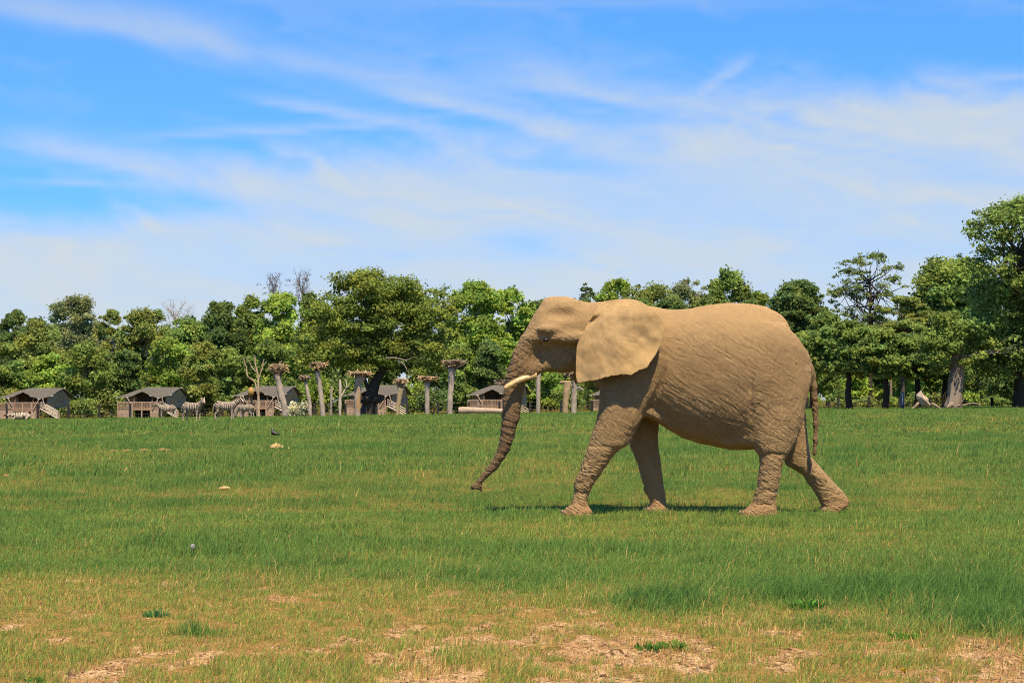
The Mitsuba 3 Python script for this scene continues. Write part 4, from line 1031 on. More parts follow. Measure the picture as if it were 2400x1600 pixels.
def build_tent(u0, y, words):
    key = numbered('lodge_tent')
    x0 = survey(u0, y)
    s = y / 4185.0 / 4.9                       # metres per step of the plan below
    zg = min(float(ground_z(x0 + 4, y)), level(974, y))
    W = lambda X: x0 + X * s  # noqa: E731
    H = lambda Y: zg + (752 - Y) * s  # noqa: E731
    yb = y + 6.0                                # back eave
    rng = np.random.default_rng(int(u0) + 5)

    def part(name, pieces, col, smooth=False, var=.25, bsdf='mat_matte'):
        n = 0
        k = f'{key}__{name}'
        while k in scene:
            n += 1
            k = f'{key}__{name}_{n:03d}'
        V, F, _ = join([(a, b, (0, 0, 0)) for a, b in pieces])
        put(k, V, F, bark_col(rng, V, col, var), bsdf, smooth)
        return k

    # roof: ridge, front eave drawn down at the guys and lifted over the porch, hipped left end, open right gable
    eave = [(4, 518, -.9), (115, 515, -1.0), (180, 497, -1.0), (235, 470, -1.0), (290, 447, -1.0), (340, 472, -1.0), (385, 495, -1.0), (480, 527, -1.1), (522, 513, -.6), (602, 491, -.3)]
    rid = np.linspace(278, 682, len(eave))
    top = [(W(a), y + 2.6, H(402 - 3 * math.sin((a - 278) / 404 * math.pi))) for a in rid]
    mid = [(W((a + e[0]) / 2), y + 1.0 + e[2] / 2 + .3, (H(402) + H(e[1])) / 2 + .10) for a, e in zip(rid, eave)]
    fr = [(W(a), y + d, H(b)) for a, b, d in eave]
    bk = [(W(60 + (a - 278) / 404 * 680), yb, H(503)) for a in rid]
    R = np.array([fr, mid, top, bk])
    m = len(eave)
    i, j = np.meshgrid(np.arange(3), np.arange(m - 1), indexing='ij')
    F = np.stack([i * m + j, i * m + j + 1, (i + 1) * m + j + 1, (i + 1) * m + j], -1).reshape(-1, 4)
    V = R.reshape(-1, 3)
    # left hip
    F = np.vstack([F, [[0, m, 2 * m, 3 * m]]])
    n0 = len(V)
    Fq = np.vstack([F, F[:, ::-1] + n0])
    rimidx = list(range(m)) + [2 * m - 1, 3 * m - 1, 4 * m - 1] + list(range(4 * m - 2, 3 * m - 1, -1))
    rim = np.array([[rimidx[a], rimidx[(a + 1) % len(rimidx)], rimidx[(a + 1) % len(rimidx)] + n0, rimidx[a] + n0] for a in range(len(rimidx))])
    Vr = np.vstack([V, V - [0, 0, .05]])
    kr = f'{key}__roof'
    put(kr, Vr, np.vstack([Fq, rim[:, ::-1]]), bark_col(rng, Vr * .3, ROOF, .12), 'mat_matte', False)
    for a, b, d in ((684, 404, 2.6), (742, 500, 6.0), (606, 492, -.3), (4, 519, -.9), (120, 517, -1.0), (385, 497, -1.0), (475, 526, -1.1)):
        k2 = f'{kr}__batten_end' + (f'_{build_tent.n:03d}' if build_tent.n else '')
        build_tent.n += 1
        put(k2, *box((W(a), y + d - .03, H(b)), (.34, .10, .10), 0), (.62, .61, .58))
    build_tent.n = 0
    # canvas room: front left wall, recessed dark porch, right side wall
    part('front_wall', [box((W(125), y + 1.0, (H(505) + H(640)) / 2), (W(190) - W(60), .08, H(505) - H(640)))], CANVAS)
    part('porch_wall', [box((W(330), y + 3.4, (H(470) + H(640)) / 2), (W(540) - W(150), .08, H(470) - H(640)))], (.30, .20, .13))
    for a, b in ((250, 328), (400, 440)):
        part('porch_window', [box((W((a + b) / 2), y + 3.33, H(545)), (W(b) - W(a), .05, H(515) - H(575)))], (.012, .012, .012), bsdf='mat_gloss')
    sx = W(540)
    gable = np.array([[sx, y + .3, H(630)], [W(690), yb - .3, H(632)], [W(690), yb - .3, H(520)], [W(668), y + 2.6, H(425)], [sx, y + .3, H(505)]])
    thick = np.array([-.08, .06, 0])
    gf = np.array([[0, 1, 2], [0, 2, 3], [0, 3, 4], [5, 7, 6], [5, 8, 7], [5, 9, 8], [0, 5, 6], [0, 6, 1], [1, 6, 7], [1, 7, 2], [2, 7, 8], [2, 8, 3], [3, 8, 9], [3, 9, 4], [4, 9, 5], [4, 5, 0]])
    kg = f'{key}__side_wall'
    put(kg, np.vstack([gable, gable + thick]), gf, bark_col(rng, np.vstack([gable, gable + thick]), (.40, .345, .235), .15))
    for t in (.3, .72):
        c = gable[0] + (gable[1] - gable[0]) * t
        put(f'{kg}__window' + ('' if t == .3 else '_001'), *box((c[0] + .03, c[1] - .05, H(545)), (.75, .05, .8), math.atan2(gable[1][1] - gable[0][1], gable[1][0] - gable[0][0])), (.36, .34, .29))
    # deck, its boarded base, fascia and railing
    part('deck', [box(((W(8) + W(540)) / 2, y + 1.4, H(643)), (W(540) - W(8), 4.6, .14))], WOOD_D)
    part('fascia', [box(((W(180) + W(402)) / 2, y - .95, H(655)), (W(402) - W(180), .08, H(643) - H(668)))], (.42, .26, .155))
    for a, b in ((10, 180), (392, 470)):
        for q in np.arange(a, b - 4, 14.2):
            part('base_board', [box((W(q + 7), y - .92 + rng.normal() * .012, (H(650) + zg - .3) / 2), (W(13.4) - W(0), .05, H(650) - zg + .3))], tuple(np.array(WOOD) * rng.uniform(.8, 1.15)), var=.2)
    part('under_deck_shade', [box((W(290), y + 1.1, (H(660) + zg) / 2), (W(400) - W(170), .08, H(660) - zg))], (.05, .045, .04))  # added dark sheet for the shade in the opening under the deck
    for a in (12, 178, 285, 388, 468):
        part('deck_post', [box_tube((W(a), y - 1.0, zg - .4), (W(a), y - 1.0, H(568)), .13)], WOOD)
    for v in (569, 636):
        part('rail', [box(((W(10) + W(468)) / 2, y - 1.0, H(v)), (W(468) - W(10), .09, .09))], WOOD)
    bal = [box((W(q), y - 1.0, (H(572) + H(634)) / 2), (.05, .04, H(572) - H(634))) for q in np.arange(18, 466, 8.2)]
    k = part('baluster', bal, (.36, .25, .175))
    labels[k] = {'kind': 'stuff'}
    part('screen_panel', [box((W(145), y - .94, H(604)), (W(172) - W(118), .03, H(580) - H(632)))], (.46, .42, .37))
    # porch furniture
    for a, w in ((235, 52), (345, 70)):
        tk = part('bench', [box((W(a), y + .4, H(620)), (W(w) - W(0), .6, .10)), box((W(a), y + .75, H(603)), (W(w) - W(0), .08, .45)), box((W(a - w * .42), y + .4, H(633)), (.1, .5, .4)), box((W(a + w * .42), y + .4, H(633)), (.1, .5, .4))], (.55, .38, .20))
    # porch poles and guy struts
    for a, v0, v1, c, dd in ((192, 566, 492, WOOD_D, 1.0), (400, 566, 500, WOOD_D, 1.0)):
        part('porch_pole', [box_tube((W(a), y - .7, H(640)), (W(a), y - .7, H(v1)), .10)], c)
    for a, b in (((166, 604), (120, 520)), ((410, 650), (478, 527)), ((545, 625), (516, 518))):
        part('strut', [tube(np.array([[W(a[0]), y - 1.12, H(a[1])], [W(b[0]), y - 1.1, H(b[1])]]), [.075, .065], 7)], (.50, .40, .30))
    # stairs that run down to the right
    a0, a1 = np.array([W(478), y - .9, H(640)]), np.array([W(690), y - 1.5, zg])
    for off in (0, 1.0):
        d = np.array([.12, off, 0])
        part('stringer', [tube(np.array([a0 + d, a1 + d]), [.10, .10], 4)], PALE)
        for hgt in (.35, .62, .92):
            part('stair_rail', [tube(np.array([a0 + d + [0, 0, hgt], a1 + d + [0, 0, hgt]]), [.05, .05], 4)], PALE)
        for t in (.02, .35, .68, .98):
            p = a0 + (a1 - a0) * t + d
            part('stair_post', [box_tube(p - [0, 0, .1], p + [0, 0, .98], .07)], WOOD)
    for t in np.linspace(.05, .95, 9):
        p = a0 + (a1 - a0) * t + [.1, .5, .05]
        part('step', [box(p, (.34, .95, .06))], PALE)
    tag(key, words, 'tent', 'lodge tents on wooden decks')


build_tent.n = 0
for u_, y_, w_ in TENTS:
    build_tent(u_, y_, w_)


# ------------------------------------------------------------------ upturned trunks with their root plates, bare trunks, log
def pole(path, widths, y, crown=None, label='', col=(.42, .37, .31), moss=None, name='upturned_trunk', forks=(), tuft='straw', category='tree trunk'):
    """path: (column, row) from the foot up; widths in columns; crown: (u0, u1, v0, v1) of the spread of roots on top."""
    key = numbered(name)
    s = y / 4185.0
    rng = np.random.default_rng(int(path[0][0]))
    zg = float(ground_z(survey(path[0][0], y), y))
    P = np.array([[survey(u, y), y, level(v, y)] for u, v in path])
    P[0, 2] = zg - .25
    P[:, 1] += rng.normal(size=len(P)) * .05
    t = np.linspace(0, len(P) - 1, 26)
    P2 = np.stack([np.interp(t, np.arange(len(P)), P[:, k]) for k in range(3)], -1)
    for _ in range(3):
        P2[1:-1] = .25 * P2[:-2] + .5 * P2[1:-1] + .25 * P2[2:]
    R = np.interp(t, np.arange(len(P)), widths) * s / 2
    V, F = tube(P2, R, 14)
    V = wobble(V, .055, 2.2, int(path[0][0]) % 17)
    n = meshkit.fbm(V * np.array([3, 3, 1.1]), 3, 2)
    n2 = meshkit.fbm(V * np.array([7, 7, 1.5]), 2, 4)
    C = np.array(col) * (.62 + .45 * n + .35 * n2)[:, None]
    if moss is not None:
        C += (np.array(moss) - C) * (ss(.46, .62, meshkit.fbm(V * np.array([1.6, 1.6, .8]), 2, 9)) * .8)[:, None]
    put(key + '__trunk', V, F, C, 'mat_matte', True)
    for (u0, v0), (u1, v1), w0, w1 in forks:
        k2 = key + '__limb'
        q = 0
        while k2 in scene:
            q += 1
            k2 = f'{key}__limb_{q:03d}'
        b, _ = branch(rng, (survey(u0, y), y, level(v0, y)), (survey(u1, y), y + rng.normal() * .15, level(v1, y)), w0 * s / 2, w1 * s / 2, 8, 7, .05)
        put(k2, *b, bark_col(rng, b[0], col), 'mat_matte', True)
    if crown:
        u0, u1, v0, v1 = crown
        cx, w, zt, zb = survey((u0 + u1) / 2, y), (u1 - u0) * s / 2, level(v0, y), level(v1, y)
        top = P2[-1]
        # ragged cone of torn roots under a mat of straw and sticks
        cone = []
        m = 20
        ang = np.arange(m) * 2 * np.pi / m
        for q, (rr, zz) in enumerate(((R[-1] * .95, zb - (zt - zb) * .55), (w * .45, zb - (zt - zb) * .1), (w * .78, zb + (zt - zb) * .32), (w * .84, zb + (zt - zb) * .5), (w * .45, zb + (zt - zb) * .72), (.03, zb + (zt - zb) * .8))):
            cx2 = top[0] + (cx - top[0]) * min(1, q / 2)
            j = 1 + .22 * rng.normal(size=m) * (q in (2, 3))
            cone.append(np.stack([cx2 + rr * j * np.cos(ang), y + rr * j * np.sin(ang) * .9, zz + (.06 * rng.normal(size=m) if q in (1, 2, 3) else 0 * ang)], -1))
        Vc = np.vstack(cone)
        i, j = np.meshgrid(np.arange(len(cone) - 1), np.arange(m), indexing='ij')
        Fc = np.stack([i * m + j, i * m + (j + 1) % m, (i + 1) * m + (j + 1) % m, (i + 1) * m + j], -1).reshape(-1, 4)
        dark = np.array([.17, .125, .085])
        put(key + '__root_plate', Vc, Fc, bark_col(rng, Vc, dark, .6), 'mat_matte', False)
        sticks = []
        pal = {'straw': [(.88, .60, .29), (.95, .68, .33), (.62, .42, .23), (.76, .58, .38)], 'stick': [(.55, .46, .37), (.70, .61, .49), (.36, .27, .19), (.62, .44, .24)]}[tuft]
        for _ in range(150):
            a = rng.uniform(0, 2 * np.pi)
            rr = w * rng.uniform(.1, .9) ** .7
            st = np.array([cx + rr * np.cos(a), y + rr * .9 * np.sin(a), zb + (zt - zb) * rng.uniform(.0, .72)])
            dr_ = unit(np.array([np.cos(a + rng.normal() * .9), np.sin(a + rng.normal() * .9), rng.normal() * .38]))
            L = rng.uniform(.25, .62) * min(w, 1.3) * .8
            th = rng.uniform(.012, .04)
            v, f = tube(np.array([st, st + dr_ * L * .6, st + dr_ * L + [0, 0, rng.normal() * .06]]), [th, th * .8, th * .3], 3)
            sticks.append((v, f, np.array(pal[rng.integers(4)]) * rng.uniform(.7, 1.25)))
        put(key + '__straw', *join(sticks), 'mat_matte', False)
        labels[key + '__straw'] = {'kind': 'stuff', 'label': 'mat of straw and torn root ends'}
    tag(key, label, category, None)
    return key


pole([(669, 977), (667, 950), (659, 925), (653, 895), (650, 876)], [13, 13.5, 15.5, 14, 17], 156, (629, 677, 846, 873), 'leftmost upturned trunk, thick and leaning left under a ragged straw nest', tuft='straw',
     forks=[((640, 868), (661, 845), 4, 2), ((632, 866), (640, 872), 6, 3)])
pole([(728, 977), (727, 950), (723, 930), (718, 905), (714, 886)], [8, 8, 8.5, 8, 7], 157, (701, 728, 876, 888), 'thinnest upturned trunk with a small brown root nest, second from the left', tuft='stick')
pole([(758, 977), (755, 950), (751, 915), (745, 880), (743, 862)], [11, 11, 11.5, 12, 13], 157, (726, 768, 845, 862), 'tall pale upturned trunk leaning left with a bright straw nest, third from the left')
pole([(838, 976), (838, 950), (838.5, 915), (840, 895), (846, 882)], [13.5, 14, 15, 17, 26], 155, (812, 871, 867, 881), 'stout upturned trunk with a wide tilted straw nest just left of the oak trunk', moss=(.46, .30, .13))
pole([(931, 974), (933, 950), (937, 925), (940, 910)], [10, 11, 11.5, 13], 160, (923, 957, 883, 899), 'yellowish mossy upturned trunk with forked top and golden straw, right of the oak trunk', col=(.40, .33, .19), forks=[((938, 915), (928, 892), 8, 5), ((941, 912), (951, 892), 8, 5), ((940, 912), (941, 894), 6, 4)])
pole([(1001, 971), (1001, 940), (1001, 910), (1002, 892)], [10, 10.5, 10.5, 13], 168, (979, 1025, 879, 891), 'upright grey upturned trunk with a flat orange straw nest', forks=[((1018, 886), (1024, 877), 3, 1.5), ((984, 888), (980, 879), 3, 1.5)])
pole([(1054, 970), (1055, 940), (1057, 900), (1060, 862)], [11.5, 12.5, 14, 17], 170, (1037, 1092, 838, 858), 'tallest upturned trunk with a wide shaggy nest of grey roots', tuft='stick', forks=[((1078, 852), (1097, 850), 4, 2), ((1080, 848), (1096, 843), 3, 1.5)])
pole([(1197, 967), (1196, 930), (1194, 905)], [12, 12, 14], 172, (1160, 1222, 886, 902), 'upturned trunk hidden behind the elephant trunk, grey roots showing at its left', tuft='stick')
pole([(1261, 964), (1261, 930), (1262, 878), (1262, 858)], [10, 10, 10, 11], 176, (1246, 1280, 842, 856), 'plain straight grey post trunk below the elephant jaw', tuft='stick')
pole([(1323.5, 965), (1326, 935), (1330, 893)], [12.5, 14, 16], 176, None, 'orange brown broken trunk leaning right under the elephant ear', col=(.45, .33, .20), forks=[((1328, 895), (1312, 896), 8, 5), ((1331, 893), (1340, 905), 7, 3)])
pole([(1344, 965), (1345, 940), (1346, 906), (1347, 882)], [13.5, 13.5, 13.5, 14], 177, (1324, 1368, 866, 884), 'grey upright trunk standing close behind the orange brown one', tuft='stick', forks=[((1350, 905), (1368, 914), 6, 3), ((1352, 908), (1362, 918), 5, 2)])
pole([(797, 973), (797, 945), (797.5, 915), (797, 890)], [6.5, 7, 6.5, 5], 186, None, 'pale barkless dead trunk with a forked arm between the nest poles', name='dead_tree', col=(.52, .46, .38), forks=[((800, 930), (812, 905), 4, 3), ((812, 905), (810, 889), 3, 2), ((812, 908), (819, 902), 3, 2)])
pole([(776, 951), (776.5, 930), (778, 905)], [6, 6, 5], 236, None, 'short grey dead trunk behind the fence left of the forked pale one', name='dead_tree', col=(.34, .30, .25))
pole([(607, 974), (607, 950), (606, 928)], [7, 6, 5.5], 200, None, 'bare dead tree with five pale fanned branches in front of the third tent', name='bare_dead_tree', col=(.52, .41, .29), category='tree', forks=[
    ((606, 930), (598, 896), 5, 3), ((598, 896), (580, 880), 4, 3), ((580, 880), (575, 855), 3, 2.2), ((575, 855), (569, 838), 2.4, 1.6), ((606, 928), (605, 890), 5.5, 4.5), ((605, 892), (601, 862), 4.5, 3.5), ((601, 864), (597, 836), 3.5, 2.2),
    ((601, 872), (587, 855), 3, 2.4), ((587, 856), (579, 837), 2.4, 1.5), ((605, 892), (614, 865), 3.5, 2.8), ((614, 866), (619, 841), 2.8, 1.8), ((616, 858), (624, 845), 1.8, 1.0)])
pole([(1943, 954), (1944, 935)], [6, 5.5], 205, None, 'thin dark stem in the shade right of the elephant', name='dead_tree', col=(.06, .05, .04))
pole([(2088, 930), (2088, 905), (2087, 885)], [6, 6, 5], 225, None, 'pale sunlit tree stem in the shade left of the blue post', name='dead_tree', col=(.30, .24, .18))


def build_log():
    y = 168.0
    P = np.array([[survey(u, y), y, level(v, y)] for u, v in ((1074, 961.5), (1085, 961), (1110, 961), (1140, 962), (1180, 963), (1215, 964))])
    t = np.linspace(0, 5, 24)
    P = np.stack([np.interp(t, np.arange(6), P[:, k]) for k in range(3)], -1)
    V, F = tube(P, np.interp(t, np.arange(6), [.30, .34, .30, .26, .24, .2]), 14)
    V = wobble(V, .05, 1.8, 3)
    put('fallen_log', V, F, bark_col(None, V, (.56, .44, .33), .4), 'mat_matte', True)
    tag('fallen_log', 'pale barkless log lying on the grass in front of the fifth tent', 'log')


build_log()


# ------------------------------------------------------------------ paddock fence: dark posts with wires
def build_fence():
    rng = np.random.default_rng(3)
    posts = []
    for i, u in enumerate(17 + 72.1 * np.arange(33)):
        y = 212.0 - 18 * ss(1300, 1900, u)
        x = survey(u, y)
        z = float(ground_z(x, y))
        zt = level(945.5 if u < 1000 else 941.5 - 11 * ss(1100, 1900, u), y)
        z = min(z, zt - 1.25)
        w = .24
        v, f = box((x, y, (z - .3 + zt) / 2), (w, w, zt - z + .3), rng.normal() * .1, ((0, 1, 0), rng.normal() * .02))
        k = 'paddock_fence__post' + (f'_{i:03d}' if i else '')
        put(k, v, f, np.array([.030, .031, .034]) * rng.uniform(.8, 1.4))
        posts.append((x, y, z, zt))
    for j, q in enumerate((.97, .62, .34)):
        P = np.array([[x, y - .13, z + (zt - z) * q] for x, y, z, zt in posts])
        put('paddock_fence__wire' + (f'_{j:03d}' if j else ''), *tube(P, .016, 4), (.10, .09, .085))
    # fine stock netting between the lower wires
    net = []
    for (x, y, z, zt), (x1, y1, z1, zt1) in zip(posts[:-1], posts[1:]):
        for t in np.linspace(.14, .86, 6):
            net.append(tube(np.array([[x + (x1 - x) * t, y + (y1 - y) * t - .13, z + (z1 - z) * t], [x + (x1 - x) * t, y + (y1 - y) * t - .13, (z + (z1 - z) * t) + .62 * (zt - z)]]), .007, 3))
    put('paddock_fence__netting', *join([(v, f, (.12, .11, .10)) for v, f in net]))
    labels['paddock_fence__netting'] = {'kind': 'stuff'}
    tag('paddock_fence', 'long wire fence of dark square posts along the far side of the paddock', 'fence')


build_fence()


def build_sign():
    y = 176.0
    x = survey(2114, y)
    z = float(ground_z(x, y))
    zt = level(918, y)
    zb = min(z, level(956, y))
    v, f = box((x, y, (zb - .1 + zt) / 2), (.38, .16, zt - zb + .1))
    put('marker_post__panel', v, f, (.012, .045, .085), 'mat_gloss')
    # four pale marks, one below the other
    for i, vv in enumerate((925, 931.5, 937, 944)):
        h = .24
        c = np.array([x + .015 * (-1) ** i, y - .086, level(vv, y)])
        pieces = [box(c + [0, 0, h * .42], (.13, .012, .045)), box(c - [0, 0, h * .42], (.13 if i != 1 else .09, .012, .045)), box(c + [.02 * (i - 1), 0, 0], (.055, .012, h * .78))]
        if i == 2:
            pieces.append(box(c + [0, 0, 0], (.13, .010, .05)))
        put('marker_post__lettering' + (f'_{i:03d}' if i else ''), *join([(a, b, (.75, .78, .8)) for a, b in pieces]))
    tag('marker_post', 'dark blue marker post with four white marks one below the other', 'sign')


build_sign()


def build_feeder():
    y = 205.0
    x = survey(589, y)
    rng = np.random.default_rng(4)
    pr = [(0, .02), (.12, .17), (.3, .28), (.5, .33), (.68, .28), (.85, .16), (1.0, .02)]
    zb, zt = level(929, y), level(906, y)
    P = np.array([[x - .05 * t, y, zb + (zt - zb) * t] for t, r in pr])
    V, F = tube(P, [r * 1.25 for t, r in pr], 14)
    V = wobble(V, .05, 4, 2)
    put('straw_bundle__body', V, F, bark_col(rng, V, (.52, .34, .11), .5), 'mat_matte', True)
    v, f = box((x + .03, y + .02, (level(976, y) + zb + .2) / 2), (.22, .22, zb + .2 - level(976, y)))
    put('straw_bundle__post', v, f, (.035, .034, .035))
    tag('straw_bundle', 'pointed golden straw bundle on a dark post in front of the third tent', 'feeder')


build_feeder()


# ------------------------------------------------------------------ zebras
def zebra(words, u, y, yaw, head=0.0, scale=1.0, lying=False, seed=1, tone=1.0, graze=False):
    """Local frame: x forwards, y left, z up; head > 0 turns it to the left of the animal."""
    key = numbered('zebra')
    f = Field((-1.15, -.55, -.05), (1.55, .55, 1.75), .03)
    b = f.bone
    b((-.50, 0, 1.02), (.42, 0, .98), .295, .285, .06)
    b((-.10, 0, .92), (.15, 0, .90), .29, .28, .06)
    b((-.55, 0, 1.05), (-.66, 0, 1.0), .27, .22, .08)
    b((.45, 0, 1.03), (.62, 0, 1.08), .26, .20, .08)
    ch, sh = math.cos(head), math.sin(head)
    if graze:
        n1, n2, mz = (.88, .02, .80), (1.05, .05, .42), (1.12, .06, .10)
    else:
        n1, n2, mz = (.80 + .05 * ch, .06 * sh, 1.28), (.93 + .10 * ch, .17 * sh, 1.45), (.97 + .50 * ch, .60 * sh, 1.17)
    b((.55, 0, 1.10), n1, .23, .16, .08)
    b(n1, n2, .155, .125, .06)
    b(n2, mz, .125, .068, .05)
    mid = np.array(n2) * .6 + np.array(mz) * .4
    b(tuple(mid), mz, .105, .075, .04)
    for s_ in (-1, 1):
        side = np.array([-sh, ch, 0]) * .085 * s_
        e0 = np.array(n2) + side + [-.02, 0, .09]
        b(e0, e0 + side * .5 + [-.03, 0, .17], .045, .018, .02)
        fx = (.50 + .06 * s_ * seed % 2 * .1)
        b((.47, .13 * s_, .92), (.49 + .03 * s_, .13 * s_, .48), .115, .062, .05)
        b((.49 + .03 * s_, .13 * s_, .48), (.48 + .03 * s_, .13 * s_, .09), .055, .042, .02)
        b((.48 + .03 * s_, .13 * s_, .09), (.51 + .03 * s_, .13 * s_, .01), .05, .056, .02)
        b((-.58, .13 * s_, .98), (-.50 + .05 * s_, .14 * s_, .62), .20, .10, .06)
        b((-.50 + .05 * s_, .14 * s_, .62), (-.68 + .06 * s_, .14 * s_, .43), .085, .06, .03)
        b((-.68 + .06 * s_, .14 * s_, .43), (-.66 + .06 * s_, .14 * s_, .09), .055, .042, .02)
        b((-.66 + .06 * s_, .14 * s_, .09), (-.62 + .06 * s_, .14 * s_, .01), .05, .056, .02)
    V, F = f.mesh()
    x, yy, z = V.T
    neck = ss(.52, .72, x)
    legz = ss(.72, .60, z) * (x < .8)
    rump = ss(-.15, -.55, x)
    ph_t = x * 7.6 + .5 * np.sin(z * 5)
    ph_r = (x * .55 + z * .85) * 6.6
    ph_n = (x * .75 + z * .6) * 8.0
    ph_l = z * 10
    ph = ph_t * (1 - rump) + ph_r * rump
    ph = ph * (1 - neck) + ph_n * neck
    st = np.sin(2 * np.pi * (ph * .92) / 1.0 * .98 + 1.2 * (meshkit.noise(V * 3.3 + seed, seed) - .5) * 2)
    stl = np.sin(2 * np.pi * ph_l + 2 * (meshkit.noise(V * 5 + seed, 3) - .5))
    w = np.where(legz > .5, ss(.25, .55, stl) * .75, ss(-.05, .20, st))
    w = w * (1 - .7 * ss(.74, .66, z) * (np.abs(yy) < .16) * (x > -.45) * (x < .4))
    white = np.array([.60, .51, .40]) * tone
    white = white + (np.array([.58, .38, .22]) - white) * (ss(.95, 1.3, z) * .35 * rump)[:, None]
    C = white + (np.array([.030, .024, .020]) - white) * w[:, None]
    muz = ss(.22, .10, np.linalg.norm(V - np.array(mz), axis=1))
    C += (np.array([.03, .025, .022]) - C) * muz[:, None]
    C += (np.array([.04, .035, .03]) - C) * (ss(.07, .04, z))[:, None]
    # mane and tail, children of the one body
    P = np.stack([np.linspace(.55, n2[0] - .03, 12), np.linspace(0, n2[1], 12), np.interp(np.linspace(0, 1, 12), [0, .5, 1], [1.33, n1[2] + .19, n2[2] + .17]) if not graze else np.interp(np.linspace(0, 1, 12), [0, .5, 1], [1.33, .98, .52])], -1)
    mv, mf = tube(P, np.linspace(.05, .06, 12), 5)
    mv = wobble(mv, .03, 9, seed)
    mc = np.where((np.sin(mv[:, 0] * 60) > 0)[:, None], np.array([.05, .04, .035]), np.array([.5, .4, .3]))
    tv, tf = tube(np.array([[-.84, 0, 1.14], [-.93, .01, .98], [-.95, .02, .75], [-.94, .03, .48]]), [.035, .028, .035, .02], 6)
    tc = np.where((tv[:, 2] < .72)[:, None], np.array([.05, .045, .04]), np.array([.5, .4, .3]))
    x0 = survey(u, y)
    R = rotm((0, 0, 1), yaw)
    if lying:
        R = R @ rotm((1, 0, 0), math.radians(80))
    z0 = float(ground_z(x0, y))
    def move(q):
        q = q * scale
        q = q @ R.T
        if lying:
            q = q + [0, 0, .26]
        return q + [x0, y, z0]
    put(key + '__body', move(V), F, C, 'mat_matte', True)
    put(key + '__mane', move(mv), mf, mc, 'mat_matte', True)
    put(key + '__tail', move(tv), tf, tc, 'mat_matte', True)
    tag(key, words, 'zebra', 'zebras at the far side of the paddock')


zebra('left of the two large standing zebras, its head turned towards the camera', 452, 133, math.radians(-28), -.75, 1.06, seed=2)
zebra('right of the two large standing zebras, side on with lowered muzzle', 530, 139, math.radians(-8), -.25, 1.10, seed=5)
zebra('small pale zebra foal half hidden behind the right standing zebra', 566, 152, math.radians(60), -.3, .80, seed=7, tone=.85)
zebra('zebra seen from behind grazing beside the dark post of the straw bundle', 577, 150, math.radians(165), .2, .86, seed=9, graze=True, tone=.92)
zebra('brownish young zebra facing left in front of the second tent', 392, 168, math.radians(172), .15, .98, seed=11, tone=.95)
zebra('zebra lying flat on its side on the grass at the far left', 40, 146, math.radians(176), 0, .95, lying=True, seed=13, tone=1.15)


